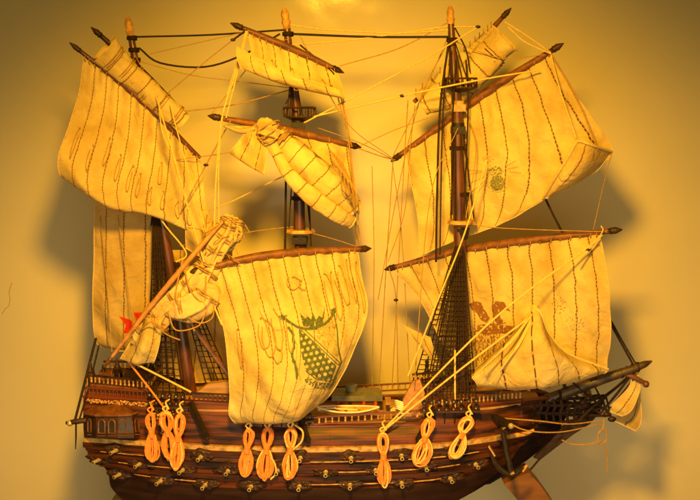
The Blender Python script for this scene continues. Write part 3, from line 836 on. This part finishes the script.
printed(mc, mcS, .2, .98, .15, .78, (330, 330), arms, ['print_green', 'print_pale'])
def beast(x, y):
    X, Y = (x-455)*5, (y-290)*5
    s = nz(x, y, .4, 1)+.12
    if inpoly(X, Y, [(70,70),(100,55),(130,62),(150,100),(175,140),(160,165),(130,150),(110,115),(85,100)]) and s > -.25: return 0
    if inpoly(X, Y, [(185,75),(205,55),(245,60),(280,110),(250,98),(225,112),(228,140),(255,165),(215,172),(190,140)]) and s > -.22: return 0
    if inpoly(X, Y, [(110,178),(170,165),(240,175),(300,182),(308,225),(230,215),(150,222),(115,210)]) and s > -.12: return 0
    if inpoly(X, Y, [(70,170),(125,210),(300,215),(290,290),(250,330),(190,395),(130,390),(95,300)]):
        a = nz(x*1.0, y*.35, .8, 6)
        if a > .16 or nz(x, y, .9, 8) > .34: return 0
    if math.hypot((X-520)/38, (Y-70)/48) < 1 and nz(x, y, .6, 3) > .22: return 1
    if math.hypot((X-600)/50, (Y-170)/40) < 1 and nz(x, y, .6, 3) > .25: return 1
    return -1
printed(fc, fcS, .28, 1, .22, .95, (360, 240), beast, ['print_brown', 'print_pale'])
def crest(x, y):
    if math.hypot(x-497.5, (y-183)*.95) < 7.2+1.0*nz(x, y, .5):
        if nz(x, y, .7, 4) > .28: return 1
        return 0
    if math.hypot(x-496, (y-172)/.9) < 6.5 and nz(x, y, .55, 2) > .02: return 0
    if math.hypot((x-488)/6, (y-159)/3.2) < 1 and nz(x, y, .7, 5) > -.05: return 1
    if math.hypot((x-488)/4, (y-168)/4) < 1 and nz(x, y, .7, 6) > 0: return 1
    for a in ([(468,170),(483,171)], [(470,174),(483,172)], [(471,183),(484,177)], [(469,194),(486,180)], [(477,193),(486,182)], [(508,169),(518,167)], [(510,172),(521,173)], [(506,166),(516,161)]):
        if dseg(x, y, a) < .42: return 1
    if math.hypot(x-498, y-181) < 11.5 and math.hypot(x-498, y-181) > 10.6 and nz(x, y, .4, 9) > -.1: return 1
    return -1
printed(ft, ftS, .25, .85, .25, .9, (330, 300), crest, ['print_grey', 'print_pale'])
def redx(x, y):
    for t in ([(119,316),(131,320),(136,326),(131,333),(123,333),(126,325)], [(133,305),(145,310),(142,318),(137,322),(134,314)], [(137,326),(156,322),(156,334)], [(135,330),(129,346),(142,346)]):
        if inpoly(x, y, t): return 0
    return -1
printed(sp_sail, sp_S, .3, 1, .5, .98, (170, 170), redx, ['print_red'])

# ------------------------------------------------------------------ rigging
def rope(pts, r=.6, m='rope_tan', n=20, par=None, name='rope', block=None):
    W = PP(pts); mb = MB(); mb.tube(spline(W, n) if len(W) > 2 else W, r, 6)
    o = mb.build(name, m, par or ship)
    for b in (block or []):
        t = MB(); t.ball(P(*b), 1.7, 8, 6, sc=(1.5,.8,.9)); t.build('block', 'wood_dark', o)
    return o
Rd, Rl, Rt = 'rope_dark', 'rope_light', 'rope_tan'
rope([(137,37,0),(210,35,0),(285,30,2)], .9, Rd); rope([(139,48,0),(160,63,0),(205,67,0),(245,54,0),(280,34,2)], .95, Rd)
rope([(290,34,2),(370,37,0),(449,37,0)], 1.1, Rd); rope([(290,25,2),(330,30,0),(400,33,0),(449,30,0)], .8, Rl)
rope([(292,45,2),(360,39,0),(450,26,0)], .8, Rl); rope([(340,66,2),(400,48,0),(449,22,0)], .5, Rt)
rope([(478,27,-14),(430,56,-8),(365,91,-4),(302,124,-6)], .75, Rl, block=[(478,27,-14)]); rope([(452,27,0),(478,27,-14)], .8, Rl)
rope([(540,70,-24),(480,80,-24),(402,96,-10),(300,120,-4)], .8, Rl, block=[(402,96,-10)])
rope([(246,31,-26),(235,75,-30),(222,118,-34),(216,180,-34),(214,235,-34)], .85, Rl); rope([(247,31,-26),(240,62,-32),(226,118,-34)], .75, Rl)
rope([(248,32,-26),(226,100,-30),(219,160,-34),(219,230,-36)], .6, Rl)
rope([(233,40,-18),(205,62,-10),(160,100,-2),(148,112,0)], .5, Rt, block=[(233,40,-18)]); rope([(233,40,-18),(247,30,-24)], .9, Rd); rope([(150,54,0),(245,32,-20)], .4, Rt)
rope([(180,112,0),(233,105,0),(290,90,2)], .6, Rt); rope([(120,205,40),(200,212,20),(282,177,4)], .7, Rl)
rope([(341,98,-10),(349,140,-10),(357,246,-8)], .6, Rt); rope([(338,98,-12),(344,120,-10),(352,147,-4)], .6, Rt); rope([(343,99,-12),(352,170,-30),(356,225,-20),(357,240,-8)], .6, Rt)
rope([(357,148,0),(380,156,10),(395,160,24)], .55, Rt); rope([(318,128,0),(360,143,10),(392,159,24)], .45, Rt)
rope([(393,160,28),(386,270,40),(379,389,46)], .5, Rt); rope([(408,100,20),(402,200,30),(392,389,46)], .5, Rt); rope([(447,44,4),(420,100,20),(398,190,30),(378,300,40)], .45, Rt)
rope([(389,268,32),(396,300,36),(398,389,46)], .5, Rt, block=[(396,300,36)]); rope([(415,106,18),(410,150,24),(405,210,30),(388,262,30)], .45, Rt)
rope([(449,40,-6),(440,110,-12),(437,200,-12),(436,262,-10)], 1.1, Rd); rope([(445,70,-6),(442,140,-12),(440,255,-10)], .7, Rd)
rope([(466,60,-8),(468,110,-10),(464,215,-10)], .8, Rd); rope([(456,60,-8),(452,130,-10),(452,215,-14)], .8, Rd); rope([(455,28,2),(466,50,-4),(470,72,-6)], .7, Rd)
rope([(487,160,-22),(464,235,-30),(438,300,-44),(408,376,-50)], .8, Rl)
rope([(598,240,-50),(495,318,-62),(382,431,-60)], .95, Rl); rope([(537,312,-70),(470,362,-62),(384,430,-62)], .95, Rl)
for e in ((472,378),(484,368),(490,384),(500,372)): rope([(534,312,-70),((534+e[0])/2+4,(312+e[1])/2,-88),(e[0],e[1],-80)], .7, Rl)
rope([(455,350,-48),(455,412,-54)], .95, Rl, block=[(455,411,-54)])
rope([(552,55,-26),(578,100,-54),(598,150,-58)], .7, Rt); rope([(551,55,-26),(560,90,-50),(576,138,-66)], .7, Rl); rope([(508,27,-22),(525,42,-24),(551,54,-26)], .7, Rl); rope([(505,22,-20),(530,38,-24),(551,53,-26)], .6, Rl)
rope([(602,235,-44),(588,250,-52),(578,262,-56)], .9, Rl, block=[(588,250,-52)]); rope([(600,236,-44),(603,230,-46),(601,226,-42)], .6, Rl)
rope([(544,196,4),(563,234,0),(612,326,-6),(634,366,-10)], 1.1, Rd); rope([(548,205,10),(614,326,-2),(637,366,-8)], .8, Rd)
rope([(96,338,-10),(84,385,-30),(74,424,-46)], 1.3, Rd); rope([(99,345,-10),(88,390,-30),(78,424,-44)], .9, Rd)
rope([(156,96,-24),(172,150,-58),(190,215,-52),(204,262,-50)], .8, Rl); rope([(170,104,-20),(185,160,-44),(206,232,-44)], .6, Rl)
rope([(158,95,-24),(162,130,-52),(170,150,-52)], .6, Rl)
rope([(231,120,-30),(206,165,-20),(180,214,-20)], .6, Rt, block=[(206,165,-20)])
rope([(125,212,20),(140,238,16),(154,262,10)], 2.1, 'black', name='boom')
rope([(130,361,-56),(160,376,-58),(191,392,-58)], 1.0, Rl); rope([(124,356,-50),(146,384,-56),(165,409,-58)], .95, 'rope_orange')
rope([(286,175,-8),(285,250,-6)], 1.1, Rd); rope([(309,200,-8),(311,246,-6)], .8, Rd); rope([(293,90,-4),(286,104,-8)], .8, Rd); rope([(300,45,0),(330,70,-4),(334,76,-4)], .8, Rd)
for x in (287,290,293,303): rope([(292+(x-292)*.2,70,0),(x,118,-8)], .55, Rd)
for x in (289,294,305,310): rope([(298+(x-300)*.3,134,-4),(x,228,-10)], .6, Rd)
for x in (449,453,466,472): rope([(458+(x-460)*.4,132,-6),(x+2,219,-12)], .7, Rd)
for x in (448,452,464,470): rope([(452+(x-452)*.2,44,-2),(x,88,-10)], .6, Rd)
rope([(205,272,-48),(212,300,-58),(222,325,-66)], .9, Rl); rope([(203,272,-48),(206,290,-54),(202,300,-56)], .9, Rt)
rope([(361,250,-6),(358,225,-6)], .7, Rt); rope([(190,205,-10),(160,215,-20),(186,252,-30),(176,262,-34)], .8, Rl)
rope([(100,215,-4),(108,300,-14),(112,352,-40)], .5, Rt); rope([(118,215,-8),(128,290,-18),(134,330,-40)], .5, Rt)

for pts, r in (([(392,160,28),(402,240,40),(410,384,46)], .4), ([(372,166,20),(374,260,34),(372,388,46)], .4), ([(300,36,0),(345,120,-6),(392,158,20)], .4), ([(451,30,0),(425,90,14),(392,158,28)], .4),
        ([(296,128,0),(240,150,-6),(176,160,-6)], .4), ([(134,60,0),(190,75,-4),(243,82,-14),(290,88,0)], .4), ([(452,110,-8),(400,128,6),(360,146,4)], .4), ([(300,226,0),(250,232,-6),(180,246,-6)], .4),
        ([(458,128,-8),(430,200,-24),(414,388,-40)], .45), ([(291,38,0),(262,52,-12),(210,116,-26)], .4), ([(451,40,0),(500,58,-10),(551,54,-20)], .4), ([(462,222,-4),(500,228,-20),(606,232,-42)], .45),
        ([(299,230,0),(330,238,-8),(358,247,-6)], .4), ([(466,110,-6),(476,150,-12),(466,218,-14)], .5), ([(132,50,0),(150,80,-10),(184,116,2)], .45), ([(612,152,-40),(600,200,-30),(560,380,-10)], .4)):
    rope(pts, r, Rt)
# shrouds with ratlines
def shroud(par, top, bots, rungs, r=.75, tw=3, topw=6):
    """top: (px,py,Y); bots: list of (px,py,Y)"""
    mb = MB(); n = len(bots); T = [P(top[0]+(k-(n-1)/2)*topw/max(1,n-1), top[1], top[2]) for k in range(n)]; B = PP(bots)
    for a, b in zip(T, B): mb.tube([a, b], r, 5)
    for k in range(1, rungs):
        t = k/rungs
        row = [a.lerp(b, t)+V((0,-.3,0)) for a, b in zip(T, B)]
        for p, q in zip(row, row[1:]): mb.tube([p, (p+q)/2+V((0,0,-.5)), q], .48, 4, cap=False)
    return mb.build('shrouds', 'rope_dark', par)
def deadeyes(pts, m='black', par=None):
    mb = MB()
    for p in pts:
        w = P(*p)
        for dz, rr_ in ((0,2.5),(7.5,2.4)):
            mb.tube([w+V((0,-1.4,dz)), w+V((0,1.4,dz))], rr_, 10)
            mb.ball(w+V((0,-1.6,dz)), .8, 6, 4, mi=1)
        for dx in (-1,0,1): mb.tube([w+V((dx,-.2,1)), w+V((dx,-.2,7))], .3, 4)
    return mb.build('deadeye_row', [m, 'gilt'], par or ship)
fb = [(424+k*7.4,401-k*.3,-54) for k in range(8)]
shroud(ship, (459,250,-3), fb, 26, .8, topw=10); deadeyes([(x,y+9,Y) for x, y, Y in fb])
fb2 = [(416+k*8,374,46) for k in range(7)]
shroud(ship, (459,250,4), fb2, 24, .7, topw=10); deadeyes([(x,y+7,Y) for x, y, Y in fb2])
shroud(ship, (459,262,-4), [(432+k*8,372-k*.2,-30) for k in range(5)], 22, .6, topw=8)
zb = [(150+k*6.6,393+k*.4,-50) for k in range(6)]
shroud(ship, (156,216,-4), zb, 28, .8, topw=6); deadeyes([(x,y+9,Y) for x, y, Y in zb])
zb2 = [(138+k*6.5,360,44) for k in range(5)]
shroud(ship, (155,216,6), zb2, 24, .7, topw=6); deadeyes([(x,y+7,Y) for x, y, Y in zb2])
shroud(ship, (158,222,-2), [(146+k*7,378,-34) for k in range(5)], 30, .7, topw=6)
shroud(ship, (459,246,-6), [(428+k*7.4,396,-52) for k in range(7)], 30, .6, topw=8)
sb = [(206+k*6.5,384,-20) for k in range(5)]
shroud(ship, (176,262,-4), sb, 22, .7, topw=5)
mb_ = [(262+k*8,408,-50) for k in range(7)]
shroud(ship, (301,262,0), mb_, 26, .8, topw=10); deadeyes([(x,y+9,Y) for x, y, Y in mb_])
mb_ = [(270+k*8,384,48) for k in range(6)]
shroud(ship, (301,262,4), mb_, 26, .7, topw=10)
rope([(186,316,-20),(210,350,-24),(236,384,-28)], 2.6, 'wood_brown', name='spar')
# channels (ledges carrying the deadeyes)
for x0, x1, y, Y in ((147,192,407,-50),(420,480,411,-54),(258,314,421,-52)):
    for sgn in (-1, 1):
        a, b = P(x0, y, Y), P(x1, y-1, Y)
        if sgn > 0: a.y = -a.y; b.y = -b.y
        mb = MB(); mb.prism(a, b, 9, 1.8); mb.build('channel', 'wood_dark', ship, smooth=False)
        m2 = MB(); n = 6
        for k in range(n): p = a.lerp(b, (k+.5)/n); m2.tube([p, p+V((0,-sgn*-3 if sgn > 0 else 3,-14))], .6, 5)
        m2.build('chain_plate', 'black', ship)
# skids down the side
for a, b in (((190,402,-52),(207,438,-64)), ((299,416,-56),(308,441,-64)), ((434,409,-58),(418,441,-64))):
    mb = MB(); mb.prism(P(*a), P(*b), 4, 5.5); mb.ball(P(*b), 2.6); mb.build('skid', 'black', ship)
# carved side panel and portholes between deck and rail at the mizzen
mb = MB(); rr = random.Random(5)
for k in range(90):
    p = upper(ushape(rr.uniform(150,182)), rr.uniform(.15,.85)); mb.ball(p+V((0,-1.3,0)), rr.uniform(.7,1.6), 6, 4)
mb.build('carved_panel', 'gilt', ship)

# ------------------------------------------------------------------ deckhouse
c = V((P(357,400,0).x, 12, ZW+6)); mb = MB()
dh = MB(); dh.box(c+V((0,0,3)), 42, 26, 14); dho = dh.build('deckhouse', 'wood_red', ship, smooth=False)
for sx in (-19,-7,7,19):
    q = MB(); q.tube([c+V((sx,-14.5,z)) for z in (0,3,9)], [1.6,2.2,1.5], 8); q.build('post', 'red_paint' if sx != -7 else 'black', dho)
q = MB(); i = 0
q.box(c+V((0,0,11)), 52, 32, 3); q.ngon([c+V((-25,-15,12.5)), c+V((25,-15,12.5)), c+V((24,15,12.5)), c+V((-24,15,12.5))], (0,0,2)); ro = q.build('roof', 'green_roof', dho, smooth=False)
q = MB(); q.tube([c+V((-6,4,z)) for z in (13,14,19,19.5,21,21.5)], [6,6,6,6.8,6.8,5.5], 14, squash=.7); q.build('hatch', 'green_roof', dho)
# catwalk steps right of the deckhouse
mb = MB(); cc = P(388,399,8)
for k in range(3): mb.box(cc+V((k*4.5,0,-2-k*2.6)), 6, 20, 2.4)
mb.build('steps', 'deck', ship, smooth=False)
# capstan with white coils of rope near the forecastle
cc = P(402,411,-26); mb = MB()
mb.tube([cc+V((0,0,z)) for z in (0,2,4,11,12,14,15)], [5,5.4,3,2.6,4.6,4.6,2.5], 12)
cap = mb.build('capstan', 'wood_dark', ship)
mb = MB()
for k in range(5): mb.tube([cc+V((math.cos(a*.4)*(5.2+.4*k%2), math.sin(a*.4)*(5.2), 2.5+k*2+math.sin(a*.8))) for a in range(17)], 1.1, 6)
for k in range(3): mb.tube([cc+V((math.cos(a*.4)*(8+k*1.6), math.sin(a*.4)*(7+k), .8)) for a in range(17)], .9, 6)
mb.build('rope_coil', 'white', cap)
for (x, y, yy) in ((426,390,-10),(427,366,-2),(468,392,-20)):
    mb = MB(); w = P(x, y, yy); mb.tube([w+V((0,0,z)) for z in (-6,-5,-2,0,3,4.5,7)], [2.5,2.8,1.4,2.4,1.6,2.6,.8], 10); mb.build('bitt', 'black', ship)

# ------------------------------------------------------------------ bow, head and bowsprit
mb = MB(); mb.tube(spline(PP([(512,413,-2),(560,395,-6),(600,380,-8),(630,370,-10),(640,366,-10),(652,361,-10)]), 30), [6.5-3.4*(k/30) if k < 27 else 3.2-(k-27)*.8 for k in range(31)], 14)
bo = mb.build('bowsprit', 'wood_bowsprit', ship)
for x, y in ((622,373),(628,371),(633,369),(638,367),(560,395)):
    t = MB(); w = P(x, y, -9)
    t.tube([w+V((a*.10-1.5, math.cos(a*.55)*4.6, math.sin(a*.55)*4.6)) for a in range(26)], .7, 5); t.build('lashing', 'rope_dark', bo)
t = MB(); t.tube(PP([(626,374,-10),(634,377,-12),(645,383,-12)]), [3,2.6,2.2], 10); t.ball(P(646,384,-12), 3.6); t.build('bowsprit_bracket', 'wood_brown', bo)
# beakhead: curved knee and rails to the stem
mb = MB()
mb.ngon([P(548,444,-2.5), P(562,428,-2.5), P(575,420,-2.5), P(588,414,-2.5), P(598,404,-2.5), P(604,400,-2.5), P(600,412,-2.5), P(590,424,-2.5), P(574,434,-2.5), P(558,446,-2.5), P(540,460,-2.5), P(534,458,-2.5)], (0,5,0))
mb.build('beakhead', 'wood_keel', ship)
for sgn in (-1, 1):
    for y0, y1, w_ in ((404,397,3),(412,405,2.6),(421,413,2.4)):
        mb = MB(); pts = [P(530,y0,-22), P(560,y0+1,-12), P(585,(y0+y1)/2+1,-6), P(600,y1,-3)]
        if sgn > 0: pts = [V((p.x,-p.y,p.z)) for p in pts]
        s2 = spline(pts, 16)
        for k in range(16): mb.prism(s2[k], s2[k+1], 2, w_)
        mb.build('head_rail', 'wood_dark', ship)
mb = MB(); rr = random.Random(2)
for k in range(10):
    x = 525+k*7; a = P(x, 401-.3*k, -22+k*1.9); b = P(x+1, 424-.4*k, -24+k*2)
    mb.tube([a, a.lerp(b, .3)+V((2,0,0)), a.lerp(b, .6)+V((-1,0,0)), b], [1.4,1.9,1.3,1.6], 7)
mb.build('head_timbers', 'wood_dark', ship)
mb = MB(); f0 = P(585,402,-3)                 # scroll figurehead
mb.tube(spline([f0+V((-8,0,-10)), f0+V((0,0,-2)), f0+V((4,0,6)), f0+V((0,0,11)), f0+V((-4,0,8))], 18), [4.5-2*(k/18) for k in range(19)], 10); mb.ball(f0+V((2,0,10)), 4.4)
mb.build('figurehead', 'wood_brown', ship)
# dark zig-zag rail behind the foresail foot
mb = MB()
for k in range(6):
    a = P(505+k*7, 402-k*1.0, 18); b = P(508.5+k*7, 389-k*.3, 16)
    mb.prism(a, b, 2.2, 2.4, mi=k % 2); mb.prism(b, P(512+k*7, 401-k, 18), 2.2, 2.4, mi=k % 2)
mb.prism(P(503,404,18), P(552,397,16), 3, 3); mb.prism(P(503,389,18), P(550,386,16), 3, 3)
mb.build('bow_rail', ['wood_dark','white'], ship)
hp = [(602,396),(583,403),(570,404)]
lines = [((560,382),(601,414)),((568,378),(606,410)),((604,398),(634,372)),((600,414),(632,374)),((606,412),(636,376)),((566,404),(606,396)),((558,410),(606,408)),((546,414),(604,416)),((600,396),(592,380)),((602,398),(608,414)),((556,402),(568,378)),((604,396),(628,376)),((560,430),(606,396)),((520,402),(582,404)),((606,396),(612,420)),((575,412),(606,416)),((590,380),(620,372))]
for k, ((x0,y0),(x1,y1)) in enumerate(lines):
    rope([(x0,y0,-10-(k % 3)*4),((x0+x1)/2,(y0+y1)/2+.8,-8-(k % 2)*3),(x1,y1,-10)], .95 if k % 3 else 1.3, Rd, 8)
for (x, y) in ((603,397),(583,402),(607,414),(612,419),(570,404)):
    t = MB(); t.ball(P(x, y, -11), 3.4, 8, 6, sc=(1.3,.8,.9)); t.build('block', 'wood_dark', bo)
rope([(604,396,-14),(575,424,-20),(546,452,-24),(530,470,-26)], 1.15, 'rope_dark', name='spar')
rope([(500,418,-42),(540,421,-40),(570,424,-30),(604,420,-14)], .7, 'rope_tan'); rope([(505,420,-44),(525,430,-46),(560,432,-34),(600,424,-14)], .7, 'rope_tan')
rope([(604,418,-14),(603,428,-16),(598,434,-16),(600,444,-16),(606,440,-16),(606,430,-16),(601,428,-16)], .9, 'rope_tan', 30)
rope([(600,440,-16),(590,444,-18),(572,444,-20),(562,440,-22)], .8, 'rope_tan'); rope([(602,442,-16),(607,455,-16),(607,471,-16)], .8, 'rope_tan')
# cathead
mb = MB(); mb.prism(P(486,413,-30), P(510,425,-62), 6, 5.5); ca = mb.build('cathead', 'black', ship)
mb = MB(); mb.ball(P(511,426,-63), 3.0); mb.build('cathead_cap', 'brass', ca)

# ------------------------------------------------------------------ things that lie on, hang from or carry the ship
bl = P(348,412,-26)
boat = thing('rowing_boat', bl+V((0,0,-5)), 'small pale wooden rowing boat lying on the deck in front of the green roofed deckhouse', 'rowing boat')
mb = MB()
def bh(u, v):
    L_ = 31; x = (u*2-1)*L_; w = 10.5*(1-abs(u*2-1)**2.3)+.15; a = (v*2-1)
    z = 3+2.2*abs(u*2-1)**2-7*(1-abs(a)**2.4)*(1-.5*abs(u*2-1)**3)
    return bl+V((x, a*w, z))
mb.grid(bh, 40, 16)
mb.build('boat_hull', 'wood_tip', boat)
mb = MB()
for s_ in (0, 1): mb.tube([bh(k/40, s_) for k in range(41)], .9, 6)
mb.build('gunwale', 'white', boat)
for x in (-14,-2,11):
    mb = MB(); mb.box(bl+V((x,0,.5)), 3, 17-abs(x)*.3, 1); mb.build('thwart', 'deck', boat)
for a, b in (((-30,-3,4),(-12,2,4)), ((-22,3,3.4),(10,-3,3.4))):
    mb = MB(); mb.prism(bl+V(a), bl+V(b), 1.4, .9); mb.prism(bl+V(a), bl+V(a).lerp(bl+V(b), .0)+ (V(b)-V(a)).normalized()*7, 3.2, .7); mb.build('oar', 'white', boat)

an = P(510,452,-58)
anchor = thing('anchor', P(512,470,-58), 'dark ship anchor with pale fluke tips hanging below the bow of the model', 'anchor')
mb = MB(); mb.tube(PP([(503,432,-56),(506,450,-57),(511,472,-58)]), [2.6,2.8,3.2], 10); mb.build('shank', 'black', anchor)
mb = MB(); mb.tube(spline(PP([(491,452,-58),(497,466,-59),(511,475,-60),(524,468,-56)]), 14), [1.6+1.5*math.sin(k/14*3.14) for k in range(15)], 8); mb.build('arms', 'black', anchor)
for q in (((489,446,-59),(495,456,-60)), ((514,472,-61),(508,475,-61)), ((522,471,-57),(527,465,-56))):
    mb = MB(); mb.prism(P(*q[0]), P(*q[1]), 4.5, 1.5, w2=1.5); mb.build('fluke', 'gilt', anchor)
mb = MB(); mb.prism(P(496,432,-60), P(512,430,-50), 4, 4); mb.build('stock', 'wood_dark', anchor)
mb = MB(); mb.tube([P(503,430,-56)+V((3*math.cos(a*.5), 0, 3*math.sin(a*.5))) for a in range(14)], .8, 6); mb.build('ring', 'black', anchor)
mb = MB(); mb.tube(spline(PP([(503,429,-56),(507,426,-60),(510,424,-61)]), 8), 1, 6); mb.build('anchor_rope', 'rope_tan', anchor)

coils = [
 (151,412,48,-66,'slim orange rope coil hung from the side below the mizzen shrouds, nearest the stern',0,.9,6),
 (166,411,48,-66,'fat bright orange rope coil between two slimmer ones below the mizzen shrouds',-.05,1.15,8),
 (180,413,55,-67,'orange rope coil with long lower loop, right of the fat coil at the stern',.10,1.0,7),
 (249,428,48,-70,'orange rope coil leaning left under the left corner of the coat of arms sail',.10,.95,8),
 (268,427,51,-70,'middle of three orange rope coils under the coat of arms sail',.08,1.1,9),
 (291,427,51,-71,'orange rope coil with a pale loose end arching right, beside the deck balustrade',.04,1.05,8),
 (383,432,54,-68,'single long orange rope coil hanging alone below the two pale ropes amidships',-.03,.95,7),
 (430,417,48,-66,'loose orange rope coil fanning out at its foot, below the fore shrouds',.22,1.15,6),
 (469,416,42,-62,'wide open orange rope coil fanned out in thin loops, nearest the bow',.34,1.35,6)]
for ci, (cx_, cy_, H, Y, lab, lean, wid, ns) in enumerate(coils):
    top = P(cx_, cy_, Y); rr = random.Random(ci+40)
    c = thing('rope_coil', top+V((0,0,-H)), lab, 'rope coil', 'orange rope coils hung along the side of the model ship')
    mb = MB(); hh = H*.5
    fan = ci in (7, 8)
    for s_ in range(ns+3):
        wt, wb = (4.9+rr.uniform(-3.0,1.4))*wid, (6.6+rr.uniform(-5.2,2.0))*wid*(1.2 if fan else 1)
        if ci == 8: wt, wb = (6.5+rr.uniform(-3,2)), 6+rr.uniform(-3,3)
        dx, dz, dy = rr.uniform(-1,1)*(2.2 if fan else 1.3), rr.uniform(-7,3), rr.uniform(-2.8,2.8)
        ph = rr.uniform(-.15,.15); pts = []
        wz = .42+rr.uniform(-.05,.05)              # where the hank is tied
        for k in range(73):
            t = 4*math.pi*k/72
            if t < 2*math.pi:                      # lower loop, round at the foot
                x = wb*math.sin(t)*abs(math.sin(t/2))**.8; zz = -H*wz-(H*(1-wz)+dz*.5)*(.5-.5*math.cos(t))
            else:
                t -= 2*math.pi
                x = -wt*math.sin(t)*abs(math.sin(t/2))**.6; zz = -H*wz+(H*wz-1+dz*.3)*(.5-.5*math.cos(t))
            kk = abs(zz+H*wz)/(H*.5)
            pts.append(top+V((x+dx*kk+rr.uniform(-.12,.12)-lean*(-zz), dy*(.35+.65*kk)-1.2*kk, zz)))
        mb.tube(pts, .85, 6, cap=False, mi=1 if rr.random() < (.5 if ci in (5,7,8) else .22) else 0)
    mb.build('coil_strands', ['rope_orange','rope_orange_pale'], c)
    mb = MB(); cc = top+V((-lean*hh*.9, 0, -hh*.9))
    ax = V((-lean,0,-1)).normalized(); xx = ax.cross(V((0,1,0))).normalized()
    mb.tube([cc+ax*(a*.17-4)+xx*(2.4*math.cos(a*.6))+V((0,2.7*math.sin(a*.6),0)) for a in range(44)], .9, 6); mb.build('binding', 'rope_orange', c)
    mb = MB(); mb.tube(spline([top+V((0,0,-2)), top+V((1.5,-.5,4)), top+V((-.5,2,8)), top+V((2,8,9))], 12), .9, 6); mb.tube(spline([top+V((0,-1,-1)), top+V((-3,-1,3)), top+V((1,0,5)), top+V((3,-1,2))], 10), .8, 6)
    mb.build('hanging_loop', 'rope_light' if ci not in (0,) else 'rope_orange', c)
    if ci in (5, 4, 7):
        mb = MB()
        if ci == 5: mb.tube(spline([top+V((4,0,2)), top+V((11,-1,-4)), top+V((10,-1,-14)), top+V((2,-1,-22))], 16), .95, 6)
        if ci == 4: mb.tube(spline([top+V((1,-1,-28)), top+V((6,-1,-36)), top+V((7,-1,-46)), top+V((2,-1,-52))], 16), .9, 6)
        if ci == 7: mb.tube(spline([top+V((-4,-2,-30)), top+V((-9,-2,-40)), top+V((-14,-2,-47))], 16), .9, 6)
        mb.build('loose_end', 'rope_light', c)

# display stand: two shaped cradle boards on a base plank
ZB = -352
st = thing('display_stand', V((0,0,ZB)), 'reddish brown wooden cradle stand carrying the model ship', 'display stand')
mb = MB(); mb.box((-20,0,ZB+5), 520, 110, 10); mb.build('base_board', 'cradle', st, smooth=False)
def cradle(outer, Y0, t):
    mb = MB(); mb.ngon([P(x, y, Y0) for x, y in outer], (0,t,0)); mb.build('cradle_board', 'cradle', st, smooth=False)
cradle([(504,484),(516,478),(529,472),(540,485),(553,503),(572,535),(578,560),(545,560),(521,504)], -14, 26)
cradle([(110,503),(122,496),(140,497),(160,502),(168,520),(168,560),(90,560)], -12, 24)

# wall and shelf
WY = 165
mb = MB()
mb.v += [V((-1500,WY,ZB)), V((1500,WY,ZB)), V((1500,WY,1300)), V((-1500,WY,1300)), V((-1500,WY+30,ZB)), V((1500,WY+30,ZB)), V((1500,WY+30,1300)), V((-1500,WY+30,1300))]
for q in ((0,1,2,3),(5,4,7,6),(0,4,5,1),(3,2,6,7),(0,3,7,4),(1,5,6,2)): mb.face(q)
wall = mb.build('wall', 'wall_paint', None, smooth=False); wall['kind'] = 'structure'
mb = MB(); cw = [(2,314),(5,309),(9,306),(10,299),(9,293),(10,288),(12,283)]
mb.tube([P(x, y, WY) for x, y in cw], .3, 4); mb.build('crack', 'reef', wall, origin=V((0,0,0)))
mb = MB(); mb.box((0,-70,ZB-12), 2400, 470, 23.4); tb = mb.build('table', 'wood_yard', None, smooth=False); tb['kind'] = 'structure'

# ------------------------------------------------------------------ light, world, camera
def lamp(name, typ, loc, tgt, energy, col, size):
    l = bpy.data.lights.new(name, typ); l.energy = energy; l.color = col
    if typ == 'AREA': l.size = size*S
    else: l.shadow_soft_size = size*S
    if typ == 'SPOT': l.spot_size = math.radians(74); l.spot_blend = 1
    o = bpy.data.objects.new(name, l); COL.objects.link(o); o.location = V(loc)*S
    o.rotation_euler = (V(tgt)-V(loc)).to_track_quat('-Z', 'Y').to_euler()
    return o
lamp('key_lamp', 'SPOT', (-24,-640,365), (20,165,-200), 88, (1,.512,.03), 42)
rl = lamp('room_light', 'AREA', (0,-900,-250), (20,165,-760), 4.6, (1,.85,.50), 700); rl.data.spread = math.radians(115)
w = bpy.data.worlds.new('World'); scn.world = w; w.use_nodes = True
w.node_tree.nodes['Background'].inputs[0].default_value = (1,.66,.13,1); w.node_tree.nodes['Background'].inputs[1].default_value = .19
cd = bpy.data.cameras.new('camera'); co = bpy.data.objects.new('camera', cd); COL.objects.link(co)
co.location = CAM*S; co.rotation_euler = FWD.to_track_quat('-Z', 'Y').to_euler()
cd.sensor_width = 36; cd.lens = 36*D/700; cd.clip_start = .01; cd.clip_end = 50
scn.camera = co
scn.view_settings.view_transform = 'Standard'; scn.view_settings.look = 'None'; scn.view_settings.exposure = 0; scn.view_settings.gamma = 1
scn.render.engine = 'CYCLES'
scn.cycles.max_bounces = 6
